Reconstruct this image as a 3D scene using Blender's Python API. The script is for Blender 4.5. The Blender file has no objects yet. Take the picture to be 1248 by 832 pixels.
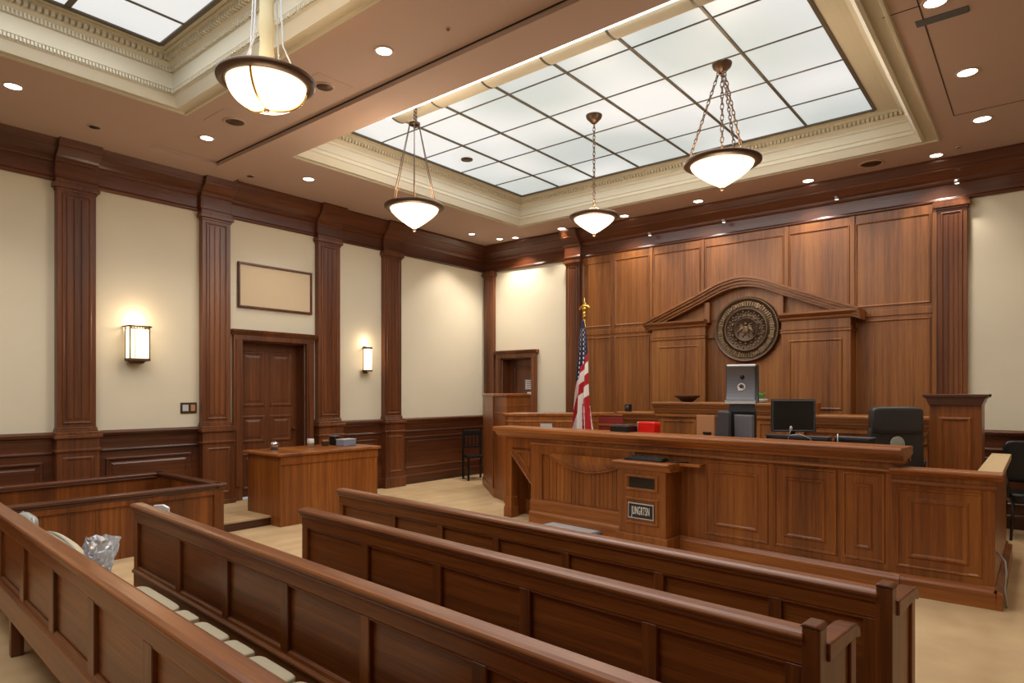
import bpy, bmesh, math, random
from mathutils import Matrix, Vector
random.seed(7)
SC = bpy.context.scene
COL = SC.collection
R = math.radians
PI = math.pi

# ------------------------------------------------------------------ camera
cd = bpy.data.cameras.new('camera')
cd.sensor_width = 36.0
cd.lens = 36.0 * 789 / 1248
cd.shift_y = 62 / 1248
cd.clip_start = 0.05
cam = bpy.data.objects.new('camera', cd)
COL.objects.link(cam)
cam.location = (0, 0, 1.7)
cam.rotation_euler = (R(90), 0, R(39.3))
SC.camera = cam

# ------------------------------------------------------------------ world, exposure
w = bpy.data.worlds.new('world')
SC.world = w
w.use_nodes = True
w.node_tree.nodes['Background'].inputs[0].default_value = (0.9, 0.95, 1.0, 1)
w.node_tree.nodes['Background'].inputs[1].default_value = 0.3
vs = SC.view_settings
vs.view_transform = 'Standard'
vs.look = 'None'
vs.gamma = 1
vs.use_curve_mapping = False
vs.exposure = 0.2

SKY_STRENGTH = 0.68        # luminous skylight panes
SKY_AREA = 135.0           # daylight pushed down through each skylight (W)
DOWN_W = 62.0              # each recessed downlight
PEND_W = 26.0
WARM = (1.0, 0.89, 0.77)

# ------------------------------------------------------------------ materials
def new_mat(name):
    m = bpy.data.materials.new(name)
    m.use_nodes = True
    nt = m.node_tree
    b = nt.nodes['Principled BSDF']
    return m, nt, b

def s2l(c):
    return tuple(((x / 255) / 12.92 if x / 255 <= 0.04045 else ((x / 255 + 0.055) / 1.055) ** 2.4) for x in c)

def plain(name, rgb, rough=0.5, metal=0.0, coat=0.0, emit=None, es=0.0, trans=0.0, noise=0.0, nscale=30):
    m, nt, b = new_mat(name)
    c = s2l(rgb)
    b.inputs['Base Color'].default_value = (*c, 1)
    b.inputs['Roughness'].default_value = rough
    b.inputs['Metallic'].default_value = metal
    b.inputs['Coat Weight'].default_value = coat
    b.inputs['Transmission Weight'].default_value = trans
    if emit:
        b.inputs['Emission Color'].default_value = (*emit, 1)
        b.inputs['Emission Strength'].default_value = es
    tc = nt.nodes.new('ShaderNodeTexCoord')
    nz = nt.nodes.new('ShaderNodeTexNoise')
    nz.inputs['Scale'].default_value = nscale
    nz.inputs['Detail'].default_value = 4
    nt.links.new(tc.outputs['Object'], nz.inputs['Vector'])
    mx = nt.nodes.new('ShaderNodeMix')
    mx.data_type = 'RGBA'
    k = noise if noise else 0.03
    mx.inputs[6].default_value = (*[v * (1 - k) for v in c], 1)
    mx.inputs[7].default_value = (*[min(1, v * (1 + k)) for v in c], 1)
    nt.links.new(nz.outputs['Fac'], mx.inputs[0])
    nt.links.new(mx.outputs[2], b.inputs['Base Color'])
    return m

def wood(name, dark, mid, light, grain='z', rough=0.38, coat=0.12, band=3.0):
    """veneered hardwood; grain runs along the given object axis"""
    m, nt, b = new_mat(name)
    N, L = nt.nodes, nt.links
    tc = N.new('ShaderNodeTexCoord')
    def mapped(a, c):
        mp = N.new('ShaderNodeMapping')
        s = {'x': (c, a, a), 'y': (a, c, a), 'z': (a, a, c)}[grain]
        mp.inputs['Scale'].default_value = s
        L.new(tc.outputs['Object'], mp.inputs['Vector'])
        return mp
    def noise(mp, sc, det, dist=0.0):
        n = N.new('ShaderNodeTexNoise')
        n.inputs['Scale'].default_value = sc
        n.inputs['Detail'].default_value = det
        n.inputs['Distortion'].default_value = dist
        L.new(mp.outputs[0], n.inputs['Vector'])
        return n
    n1 = noise(mapped(24, 0.6), 1.0, 5, 0.3)      # figure
    n2 = noise(mapped(110, 3.5), 1.0, 3)          # pores
    n3 = noise(mapped(band, 0.15), 1.0, 1)        # leaf-to-leaf veneer change
    a1 = N.new('ShaderNodeMath'); a1.operation = 'MULTIPLY'; a1.inputs[1].default_value = 0.44
    a2 = N.new('ShaderNodeMath'); a2.operation = 'MULTIPLY'; a2.inputs[1].default_value = 0.30
    a3 = N.new('ShaderNodeMath'); a3.operation = 'MULTIPLY'; a3.inputs[1].default_value = 0.48
    L.new(n1.outputs['Fac'], a1.inputs[0]); L.new(n2.outputs['Fac'], a2.inputs[0]); L.new(n3.outputs['Fac'], a3.inputs[0])
    s1 = N.new('ShaderNodeMath'); s1.operation = 'ADD'; L.new(a1.outputs[0], s1.inputs[0]); L.new(a2.outputs[0], s1.inputs[1])
    s2 = N.new('ShaderNodeMath'); s2.operation = 'ADD'; L.new(s1.outputs[0], s2.inputs[0]); L.new(a3.outputs[0], s2.inputs[1])
    cr = N.new('ShaderNodeValToRGB')
    e = cr.color_ramp.elements
    e[0].position = 0.42; e[0].color = (*s2l(dark), 1)
    e[1].position = 0.80; e[1].color = (*s2l(light), 1)
    k = cr.color_ramp.elements.new(0.61); k.color = (*s2l(mid), 1)
    L.new(s2.outputs[0], cr.inputs[0])
    L.new(cr.outputs[0], b.inputs['Base Color'])
    b.inputs['Roughness'].default_value = rough
    b.inputs['Coat Weight'].default_value = coat
    b.inputs['Coat Roughness'].default_value = 0.25
    bp = N.new('ShaderNodeBump'); bp.inputs['Strength'].default_value = 0.06; bp.inputs['Distance'].default_value = 0.01
    L.new(n2.outputs['Fac'], bp.inputs['Height']); L.new(bp.outputs[0], b.inputs['Normal'])
    return m

# furniture wood, wall wood (honey veneer), dark wall wood
WPZ = wood('pew_wood_upright', (66, 32, 9), (108, 56, 17), (144, 82, 30), 'z')
WPX = wood('pew_wood_long', (68, 33, 9), (112, 58, 18), (148, 85, 32), 'x')
WBZ = wood('bench_wood_upright', (82, 42, 13), (130, 72, 25), (162, 98, 39), 'z')
WBX = wood('bench_wood_long', (88, 46, 15), (140, 79, 31), (172, 108, 48), 'x')
WVZ = wood('wall_veneer_upright', (88, 48, 18), (132, 79, 33), (160, 104, 49), 'z', rough=0.42)
WVX = wood('wall_veneer_long', (92, 52, 21), (136, 82, 36), (164, 108, 52), 'x', rough=0.42)
WDZ = wood('dark_wood_upright', (64, 32, 15), (100, 54, 26), (128, 76, 39), 'z')
WDX = wood('dark_wood_long', (52, 24, 11), (82, 42, 21), (108, 60, 32), 'x', rough=0.33, coat=0.3)
WDY = wood('dark_wood_along', (52, 24, 11), (82, 42, 21), (108, 60, 32), 'y', rough=0.33, coat=0.3)

CREAM = plain('cream_paint', (214, 205, 182), 0.85, noise=0.02, nscale=3)
CEIL = plain('ceiling_paint', (180, 156, 144), 0.8, noise=0.015, nscale=2)
COFF = plain('coffer_plaster', (200, 194, 174), 0.75, noise=0.02)
BLACK = plain('black_plastic', (20, 20, 22), 0.35)
BLACKG = plain('black_glass', (10, 10, 12), 0.12)
LEATHER = plain('black_leather', (44, 42, 42), 0.42, coat=0.1, noise=0.12, nscale=60)
SILVER = plain('brushed_silver', (150, 152, 156), 0.35, 0.8)
DGREY = plain('dark_grey_plastic', (62, 64, 70), 0.5)
MGREY = plain('mid_grey_plastic', (112, 114, 122), 0.5)
LGREY = plain('light_grey_plastic', (186, 188, 190), 0.4)
WHITE = plain('white_paper', (236, 236, 232), 0.7)
BRONZE = plain('bronze', (84, 62, 44), 0.45, 0.6, noise=0.2, nscale=14)
SEALM = plain('seal_bronze', (80, 60, 44), 0.45, 0.55, noise=0.25, nscale=20)
SEALH = plain('seal_raised_bronze', (128, 106, 80), 0.38, 0.6, noise=0.15, nscale=30)
BRASS = plain('brass', (214, 172, 84), 0.25, 0.95)
RED = plain('red_plastic', (214, 24, 14), 0.3)
DRED = plain('dark_red_cloth', (128, 30, 22), 0.7)
TAN = plain('tan_board', (178, 128, 88), 0.6)
NAVY = plain('flag_navy', (24, 30, 62), 0.8)
FRED = plain('flag_red', (176, 20, 34), 0.8)
FWHITE = plain('flag_white', (232, 226, 220), 0.8)
CUSH = plain('beige_cushion', (190, 176, 146), 0.9, noise=0.06)
GCUSH = plain('grey_cushion', (150, 150, 138), 0.85, noise=0.06)
GREEN = plain('leaf_green', (52, 140, 48), 0.6)
DARKM = plain('mullion_metal', (92, 86, 74), 0.5, 0.3)
SEAM = plain('dark_gap', (48, 32, 22), 0.9)
CAPB = plain('pale_beige_cap', (196, 168, 124), 0.35)
SWITCH = plain('bronze_switch', (70, 54, 34), 0.4, 0.4)
SLEEVE = plain('cream_cloth_sleeve', (214, 200, 160), 0.85)
NPLATE = plain('navy_sign_plate', (26, 32, 46), 0.3)
GLASSY = plain('crumpled_clear_plastic', (245, 248, 252), 0.08, trans=0.6)
PANELM = plain('pale_noteboard', (204, 184, 152), 0.8)

def emis(name, col, s):
    m, nt, b = new_mat(name)
    b.inputs['Base Color'].default_value = (*col, 1)
    b.inputs['Roughness'].default_value = 0.5
    b.inputs['Emission Color'].default_value = (*col, 1)
    b.inputs['Emission Strength'].default_value = s
    return m

def sky_pane():
    m, nt, b = new_mat('skylight_pane')
    N, L = nt.nodes, nt.links
    tc = N.new('ShaderNodeTexCoord')
    n = N.new('ShaderNodeTexNoise'); n.inputs['Scale'].default_value = 0.55; n.inputs['Detail'].default_value = 1
    L.new(tc.outputs['Object'], n.inputs['Vector'])
    cr = N.new('ShaderNodeValToRGB')
    cr.color_ramp.elements[0].position = 0.35; cr.color_ramp.elements[0].color = (0.66, 0.72, 0.70, 1)
    cr.color_ramp.elements[1].position = 0.62; cr.color_ramp.elements[1].color = (1.0, 1.0, 0.98, 1)
    L.new(n.outputs['Fac'], cr.inputs[0])
    L.new(cr.outputs[0], b.inputs['Emission Color'])
    b.inputs['Emission Strength'].default_value = SKY_STRENGTH
    b.inputs['Base Color'].default_value = (0.12, 0.13, 0.13, 1)
    b.inputs['Roughness'].default_value = 0.4
    return m
PANE = sky_pane()
LAMP = emis('lit_lens', (1.0, 0.88, 0.72), 9.0)
BOWL = emis('lit_alabaster', (1.0, 0.80, 0.55), 1.45)
SCON = emis('lit_sconce_glass', (1.0, 0.78, 0.52), 1.5)
COVE = emis('cove_strip', (1.0, 0.98, 0.9), 2.6)

def carpet():
    m, nt, b = new_mat('tan_carpet')
    N, L = nt.nodes, nt.links
    tc = N.new('ShaderNodeTexCoord')
    n1 = N.new('ShaderNodeTexNoise'); n1.inputs['Scale'].default_value = 2.2; n1.inputs['Detail'].default_value = 6
    n2 = N.new('ShaderNodeTexNoise'); n2.inputs['Scale'].default_value = 240; n2.inputs['Detail'].default_value = 3
    wv = N.new('ShaderNodeTexWave'); wv.inputs['Scale'].default_value = 1.1; wv.inputs['Distortion'].default_value = 5; wv.inputs['Detail'].default_value = 3
    for q in (n1, n2, wv): L.new(tc.outputs['Object'], q.inputs['Vector'])
    a = N.new('ShaderNodeMath'); a.operation = 'MULTIPLY_ADD'; a.inputs[1].default_value = 0.5
    L.new(n1.outputs['Fac'], a.inputs[0])
    a2 = N.new('ShaderNodeMath'); a2.operation = 'MULTIPLY'; a2.inputs[1].default_value = 0.3
    L.new(n2.outputs['Fac'], a2.inputs[0]); L.new(a2.outputs[0], a.inputs[2])
    a3 = N.new('ShaderNodeMath'); a3.operation = 'MULTIPLY_ADD'; a3.inputs[1].default_value = 0.05
    L.new(wv.outputs['Fac'], a3.inputs[0]); L.new(a.outputs[0], a3.inputs[2])
    cr = N.new('ShaderNodeValToRGB')
    cr.color_ramp.elements[0].position = 0.3; cr.color_ramp.elements[0].color = (*s2l((176, 146, 106)), 1)
    cr.color_ramp.elements[1].position = 0.65; cr.color_ramp.elements[1].color = (*s2l((206, 178, 136)), 1)
    L.new(a3.outputs[0], cr.inputs[0]); L.new(cr.outputs[0], b.inputs['Base Color'])
    b.inputs['Roughness'].default_value = 0.95
    bp = N.new('ShaderNodeBump'); bp.inputs['Strength'].default_value = 0.2; bp.inputs['Distance'].default_value = 0.004
    L.new(n2.outputs['Fac'], bp.inputs['Height']); L.new(bp.outputs[0], b.inputs['Normal'])
    return m
CARPET = carpet()

# ------------------------------------------------------------------ mesh building
class MB:
    def __init__(self, M=None):
        self.v = []; self.f = []; self.mi = []; self.M = M or Matrix(); self.cur = 0; self.sm = []; self.smooth = False
    def add(self, vs, fs):
        o = len(self.v)
        self.v += [tuple(self.M @ Vector(p)) for p in vs]
        for f in fs:
            self.f.append([i + o for i in f]); self.mi.append(self.cur); self.sm.append(self.smooth)
        return self
    def box(self, x0, x1, y0, y1, z0, z1):
        v = [(x0,y0,z0),(x1,y0,z0),(x1,y1,z0),(x0,y1,z0),(x0,y0,z1),(x1,y0,z1),(x1,y1,z1),(x0,y1,z1)]
        return self.add(v, [(0,3,2,1),(4,5,6,7),(0,1,5,4),(1,2,6,5),(2,3,7,6),(3,0,4,7)])
    def prism(self, poly, axis, a, b):
        """poly of 2D points extruded along axis from a to b. axis x: pts are (y,z); y: (x,z); z: (x,y)"""
        n = len(poly)
        def P(p, t):
            return {'x': (t, p[0], p[1]), 'y': (p[0], t, p[1]), 'z': (p[0], p[1], t)}[axis]
        v = [P(p, a) for p in poly] + [P(p, b) for p in poly]
        f = [tuple(range(n))[::-1], tuple(range(n, 2 * n))]
        f += [(i, (i + 1) % n, n + (i + 1) % n, n + i) for i in range(n)]
        return self.add(v, f)
    def frame_rings(self, x0, x1, z0, z1, prof, cap=True):
        """nested rectangles on a wall-like face (normal -y): prof = [(inset, y)...]"""
        v = []; f = []
        for d, y in prof:
            v += [(x0+d, y, z0+d), (x1-d, y, z0+d), (x1-d, y, z1-d), (x0+d, y, z1-d)]
        for k in range(len(prof) - 1):
            for i in range(4):
                a = 4*k+i; b = 4*k+(i+1) % 4
                f.append((a, b, b+4, a+4))
        if cap:
            k = 4*(len(prof)-1); f.append((k, k+1, k+2, k+3))
        return self.add(v, f)
    def rect_rings(self, x0, x1, y0, y1, prof):
        """nested horizontal rectangles: prof = [(inset, z)...]"""
        v = []; f = []
        for d, z in prof:
            v += [(x0+d, y0+d, z), (x1-d, y0+d, z), (x1-d, y1-d, z), (x0+d, y1-d, z)]
        for k in range(len(prof) - 1):
            for i in range(4):
                a = 4*k+i; b = 4*k+(i+1) % 4
                f.append((a, a+4, b+4, b))
        return self.add(v, f)
    def lathe(self, prof, c=(0,0,0), n=32, axis='z', cap=False):
        v = []; f = []
        for r, h in prof:
            for i in range(n):
                a = 2*PI*i/n
                if axis == 'z': v.append((c[0]+r*math.cos(a), c[1]+r*math.sin(a), c[2]+h))
                elif axis == 'y': v.append((c[0]+r*math.cos(a), c[1]+h, c[2]+r*math.sin(a)))
                else: v.append((c[0]+h, c[1]+r*math.cos(a), c[2]+r*math.sin(a)))
        for k in range(len(prof)-1):
            for i in range(n):
                j = (i+1) % n
                f.append((k*n+i, k*n+j, (k+1)*n+j, (k+1)*n+i))
        if cap:
            f.append(tuple(range(n))[::-1]); f.append(tuple(range((len(prof)-1)*n, len(prof)*n)))
        s = self.smooth; self.smooth = True; self.add(v, f); self.smooth = s
        return self
    def tube(self, pts, r, n=8):
        pts = [Vector(p) for p in pts]; v = []; f = []
        for k, p in enumerate(pts):
            d = (pts[min(k+1, len(pts)-1)] - pts[max(k-1, 0)]).normalized()
            u = d.cross(Vector((0,0,1)))
            if u.length < 1e-3: u = d.cross(Vector((1,0,0)))
            u.normalize(); w_ = d.cross(u).normalized()
            rr = r[k] if isinstance(r, (list, tuple)) else r
            for i in range(n):
                a = 2*PI*i/n
                v.append(tuple(p + u*rr*math.cos(a) + w_*rr*math.sin(a)))
        for k in range(len(pts)-1):
            for i in range(n):
                j = (i+1) % n
                f.append((k*n+i, k*n+j, (k+1)*n+j, (k+1)*n+i))
        f.append(tuple(range(n))[::-1]); f.append(tuple(range((len(pts)-1)*n, len(pts)*n)))
        s = self.smooth; self.smooth = True; self.add(v, f); self.smooth = s
        return self
    def ell(self, c, r, n=16, m=10, p=1.0):
        """superellipsoid blob"""
        v = []; f = []
        def sp(x): return math.copysign(abs(x)**p, x)
        for k in range(m+1):
            t = -PI/2 + PI*k/m
            for i in range(n):
                a = 2*PI*i/n
                v.append((c[0]+r[0]*sp(math.cos(t))*sp(math.cos(a)), c[1]+r[1]*sp(math.cos(t))*sp(math.sin(a)), c[2]+r[2]*sp(math.sin(t))))
        for k in range(m):
            for i in range(n):
                j = (i+1) % n
                f.append((k*n+i, k*n+j, (k+1)*n+j, (k+1)*n+i))
        s = self.smooth; self.smooth = True; self.add(v, f); self.smooth = s
        return self
    def build(self, name, mats, parent=None, bevel=0.0, seg=2, weld=False):
        me = bpy.data.meshes.new(name)
        me.from_pydata(self.v, [], self.f)
        if not isinstance(mats, (list, tuple)): mats = [mats]
        for m in mats: me.materials.append(m)
        for p, i, s in zip(me.polygons, self.mi, self.sm):
            p.material_index = i; p.use_smooth = s
        bm = bmesh.new(); bm.from_mesh(me)
        bmesh.ops.remove_doubles(bm, verts=bm.verts, dist=1e-5) if weld else None
        bmesh.ops.recalc_face_normals(bm, faces=bm.faces)
        bm.to_mesh(me); bm.free(); me.update()
        o = bpy.data.objects.new(name, me); COL.objects.link(o)
        if parent: o.parent = parent
        if bevel:
            b = o.modifiers.new('bevel', 'BEVEL'); b.width = bevel; b.segments = seg; b.limit_method = 'ANGLE'; b.angle_limit = R(40)
            b.harden_normals = False
        return o

def rounded_box(mb, x0, x1, y0, y1, z0, z1, r, p=0.25):
    mb.ell(((x0+x1)/2, (y0+y1)/2, (z0+z1)/2), ((x1-x0)/2, (y1-y0)/2, (z1-z0)/2), 32, 16, p)

def thing(name, label, cat, loc=(0,0,0), rz=0.0, group=None):
    o = bpy.data.objects.new(name, None); COL.objects.link(o)
    o.empty_display_size = 0.1
    o.location = loc; o.rotation_euler = (0, 0, rz)
    o['label'] = label; o['category'] = cat
    if group: o['group'] = group
    return o
def tag(o, label, cat, group=None):
    o['label'] = label; o['category'] = cat
    if group: o['group'] = group
    return o
def struct(o, label=None):
    o['kind'] = 'structure'
    return o
def place(o, loc, rz=0.0):
    o.location = loc; o.rotation_euler = (0, 0, rz); return o
def copy_tree(o, parent=None):
    c = o.copy(); COL.objects.link(c)
    if parent: c.parent = parent
    for ch in [x for x in bpy.data.objects if x.parent == o]:
        copy_tree(ch, c)
    return c
def light(kind, name, loc, power, color, parent=None, **kw):
    l = bpy.data.lights.new(name, kind); l.energy = power; l.color = color
    for k, v in kw.items(): setattr(l, k, v)
    o = bpy.data.objects.new(name, l); COL.objects.link(o); o.location = loc
    if parent: o.parent = parent
    return o

# ------------------------------------------------------------------ room constants
XL, YB, XR, YF = -9.125, 10.218, 3.6, -4.5
ZC, ZL = 4.73, 4.68                 # ceiling field, lowered beams and borders
TL = Matrix.Translation((XL, 0, 0)) @ Matrix.Rotation(R(90), 4, 'Z')    # left wall frame: x = world Y, front -y = room
TB = Matrix.Translation((0, YB, 0))                                     # back wall frame

# floor ------------------------------------------------------------
struct(MB().box(XL-.5, XR+.3, YF-.3, YB+.6, -.12, 0).build('floor', CARPET))
# platform by the left door
o = MB(); o.box(XL+.001, -7.66, 3.42, 6.12, 0, .10).cur = 0
o = o.build('floor_platform', [WDY]); struct(o)
o = MB().box(XL+.001, -7.64, 3.40, 6.12, .10, .12).build('floor_platform_carpet', CARPET); struct(o)
# raised platform behind the bench
struct(MB().box(-5.2, -.42, 7.75, YB, 0, .32).build('floor_dais', CARPET))

# left wall with door opening ---------------------------------------
D1 = (4.845, 5.915, 2.47)      # opening along the wall, top
m = MB(TL)
m.box(YF, D1[0], 0, .3, 0, 4.9); m.box(D1[1], YB+.3, 0, .3, 0, 4.9); m.box(D1[0], D1[1], 0, .3, D1[2], 4.9)
struct(m.build('wall_left', CREAM))
D2 = (-8.63, -7.83, 2.40)
m = MB(TB)
m.box(XL, D2[0], 0, .4, 0, 4.9); m.box(D2[1], XR, 0, .4, 0, 4.9); m.box(D2[0], D2[1], 0, .4, D2[2], 4.9)
struct(m.build('wall_back', CREAM))
struct(MB().box(XR, XR+.2, YF, YB+.4, 0, 4.9).build('wall_right', CREAM))
struct(MB().box(XL, XR, YF-.2, YF, 0, 4.9).build('wall_front', CREAM))

# ------------------------------------------------------------------ ceiling
C1 = (-7.31, -1.08, 4.37, 9.13)     # coffer 1 outer edge
C2 = (-6.97, -1.08, -1.55, 3.03)   # coffer 2 outer edge
m = MB()
T = 5.2
# raised field at the back, around coffer 1
m.box(XL, C1[0], 4.58, YB, ZC, T); m.box(C1[1], XR, 4.58, YB, ZC, T)
m.box(C1[0], C1[1], C1[3], YB, ZC, T)
# recess strip between the coffers
m.box(-8.4, XR, 3.30, 4.14, ZC, T)
# lowered border and beams
m.box(XL, XR, 4.14, 4.58, ZL, T); m.box(XL, -8.4, 3.30, 4.14, ZL, T)
m.box(XL, C2[0], YF, 3.30, ZL, T); m.box(C2[1], XR, YF, 3.30, ZL, T)
m.box(C2[0], C2[1], C2[3], 3.30, ZL, T); m.box(C2[0], C2[1], YF, C2[2], ZL, T)
struct(m.build('ceiling', CEIL))
# shadow gaps where the levels change
m = MB()
m.box(-8.4, XR, 4.122, 4.138, ZC-.006, ZC+.001)
m.box(-8.4, XR, 3.302, 3.31, ZC-.004, ZC+.001)
m.box(-.75, -.742, 5.2, 8.55, ZC-.003, ZC+.001); m.box(-.75, 1.6, 8.55, 8.558, ZC-.003, ZC+.001)
m.box(-1.0, -.2, 5.95, 5.958, ZC-.003, ZC+.001)
struct(m.build('trim_1', SEAM))

def coffer(name, c, zs, z0, rich, front_open=False):
    x0, x1, y0, y1 = c
    d = zs - z0
    m = MB()
    prof = [(-.14, z0+.001), (-.13, z0-.018), (-.11, z0-.018), (-.10, z0+.0), (0, z0-.004), (0, z0-.03), (.03, z0-.035), (.085, z0+.05), (.10, z0+.06), (.10, z0+.10), (.115, z0+.11),
            (.115, zs-.16), (.13, zs-.15), (.13, zs-.125), (.17, zs-.09), (.18, zs-.085), (.18, zs-.06), (.235, zs-.03), (.25, zs-.03), (.25, zs-.012), (.32, zs-.01), (.34, zs+.01)]
    m.rect_rings(x0, x1, y0, y1, prof)
    # dentil courses
    def course(dd, za, zb, depth, step, wd):
        xa, xb, ya, yb = x0+dd, x1-dd, y0+dd, y1-dd
        n = int((xb-xa)/step)
        for i in range(n):
            x = xa + step*(i+.5)
            m.box(x-wd/2, x+wd/2, yb-depth, yb+.01, za, zb)
        n = int((yb-ya)/step)
        for i in range(n):
            y = ya + step*(i+.5)
            m.box(xa-.01, xa+depth, y-wd/2, y+wd/2, za, zb)
            if rich: m.box(xb-depth, xb+.01, y-wd/2, y+wd/2, za, zb)
    course(.18, zs-.082, zs-.04, .045, .05, .03)
    if rich:
        course(.115, zs-.155, zs-.105, .03, .03, .017)
        course(.10, z0+.065, z0+.10, .02, .028, .016)
    return struct(m.build(name, COFF))
ZS = 5.10
coffer('trim_2', C1, ZS, ZC, False)
coffer('trim_3', C2, ZS, ZL, True)

def skylight(name, x0, x1, y0, y1, z, xs, ys, w1=.022, w2=.016, extra=None):
    root = thing(name, 'x', 'x'); del root['label']; del root['category']; root['kind'] = 'structure'
    MB().box(x0-.02, x1+.02, y0-.02, y1+.02, z, z+.02).build('pane', PANE, root)
    m = MB()
    for x in xs: m.box(x-w1, x+w1, y0, y1, z-.018, z+.001)
    for y in ys: m.box(x0, x1, y-w2, y+w2, z-.012, z+.001)
    for (a, b, c, d) in ((x0, x1, y0-.02, y0+.02), (x0, x1, y1-.02, y1+.02), (x0-.02, x0+.02, y0, y1), (x1-.02, x1+.02, y0, y1)):
        m.box(a, b, c, d, z-.022, z+.001)
    m.build('window_frame', DARKM, root, bevel=.004, seg=1)
    return root
s = 1.0
sk1 = skylight('window_1', -6.96, -1.55, 4.62, 8.77, ZS, [v*s for v in (-6.17, -5.48, -4.70, -3.905, -3.14, -2.32)], [v*s for v in (5.69, 6.47, 7.25, 8.05)], .016, .009)
# rounded plaster rib with its light strip at the front of the skylight
m = MB(); m.smooth = True
pts = [(5.32 + .12*math.cos(a), ZS-.002 - .05*math.sin(a)) for a in [PI*i/12 for i in range(13)]]
m.prism(pts, 'x', -6.17, -1.56)
m.build('front_rib', COFF, sk1)
MB().box(-6.17, -1.56, 4.98, 5.15, ZS-.07, ZS-.004).build('light_strip', COVE, sk1)
m = MB()
for x in (-6.17, -5.48, -4.70, -3.905, -3.14, -2.32):
    m.prism([(5.32 + .123*math.cos(a), ZS-.002 - .053*math.sin(a)) for a in [PI*i/12 for i in range(13)]], 'x', x-.013, x+.013)
m.build('rib_straps', DARKM, sk1)
skylight('window_2', -6.65, -1.55, -1.3, 2.72, ZS, [-6.12, -4.7, -3.2, -2.3], [v for v in (1.93, 1.0, .1, -.7)], .008, .026)
struct(MB().box(-1.54, -1.38, 4.6, 8.8, ZS-.012, ZS+.02).box(-1.54, -1.38, -1.3, 2.75, ZS-.012, ZS+.02).build('trim_99', COFF))
# daylight coming down through the two skylights
for nm, cx, cy, sx, sy in (('skylight_daylight', -4.19, 6.8, 5.2, 3.5), ('skylight_daylight', -3.96, .7, 5.2, 3.9)):
    l = light('AREA', nm, (cx, cy, ZS-.06), SKY_AREA, (0.96, 0.98, 1.0), shape='RECTANGLE', size=sx, size_y=sy)

# ------------------------------------------------------------------ timber on walls
CORN = [(0, 0), (-.03, 0), (-.045, .015), (-.045, .03), (-.03, .045), (-.03, .19), (-.05, .20), (-.06, .22), (-.06, .24), (-.09, .26), (-.15, .31), (-.17, .33), (-.17, .345), (-.18, .355), (-.20, .395), (-.215, .425), (-.215, .46), (0, .46)]
def cornice(mb, x0, x1, z, depth=0.0, top=ZC, y0=0.0):
    k = (top - z) / .46
    mb.prism([(y0 + a - (depth if a < 0 else 0), z + b*k) for a, b in CORN], 'x', x0, x1)
def pilaster(mb, x0, x1, z0=1.22, z1=4.16, d=.10, panel=True, cap=True):
    mb.box(x0, x1, -d, 0, z0, z1)
    mb.frame_rings(x0+.0, x1-.0, z0+.05, z1-.03, [(.05, -d-.001), (.055, -d-.014), (.07, -d-.014), (.078, -d-.002)], cap=False)
    n = 3
    wdt = (x1-x0-.18)/n
    for i in range(n):
        a = x0+.09+i*wdt
        mb.box(a+.008, a+wdt-.008, -d-.010, -d, z0+.16, z1-.13)
    # base
    mb.box(x0-.015, x1+.015, -d-.02, 0, z0, z0+.035); mb.box(x0-.008, x1+.008, -d-.012, 0, z0+.035, z0+.06)
    if cap:
        mb.box(x0-.012, x1+.012, -d-.015, 0, z1-.05, z1-.02)
        mb.box(x0-.035, x1+.035, -d-.04, 0, z1-.02, z1+.035)
        mb.box(x0-.02, x1+.02, -d-.022, 0, z1+.035, z1+.08)
def pedestal(mb, x0, x1, d=.16):
    mb.box(x0, x1, -d, 0, 0, 1.16)
    mb.box(x0-.02, x1+.02, -d-.02, 0, 0, .18)
    mb.box(x0-.03, x1+.03, -d-.03, 0, 1.15, 1.19); mb.box(x0-.015, x1+.015, -d-.015, 0, 1.19, 1.225)
    mb.box(x0-.02, x1+.02, -d-.02, 0, .99, 1.02)
    mb.frame_rings(x0+.06, x1-.06, .27, .93, [(0, -d-.001), (.01, -d-.012), (.03, -d-.012), (.04, -d+.0), (.06, -d-.001)], cap=True)
def wainscot(mb, x0, x1, npan=1):
    mb.box(x0, x1, -.035, 0, 0, 1.19)
    mb.prism([(0, 0), (-.06, 0), (-.06, .16), (-.05, .175), (-.04, .18), (0, .18)], 'x', x0, x1)
    mb.prism([(0, 1.12), (-.04, 1.12), (-.05, 1.15), (-.075, 1.165), (-.085, 1.19), (-.085, 1.205), (-.05, 1.225), (0, 1.225)], 'x', x0, x1)
    mb.prism([(0, .955), (-.04, .955), (-.055, .97), (-.055, .985), (-.04, 1.0), (0, 1.0)], 'x', x0, x1)
    w_ = (x1-x0)/npan
    for i in range(npan):
        mb.frame_rings(x0+i*w_+.10, x0+(i+1)*w_-.10, .28, .88, [(0, -.036), (.008, -.052), (.03, -.052), (.045, -.037), (.06, -.030), (.09, -.045)], cap=True)

PIL = [(.10, .51), (2.52, 2.93), (4.235, 4.64), (6.10, 6.52), (7.46, 7.85)]
tn = [4]
def trim(mb, mat, bevel=.004):
    o = mb.build('trim_%d' % tn[0], mat, bevel=bevel, seg=1); tn[0] += 1
    return struct(o)
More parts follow.
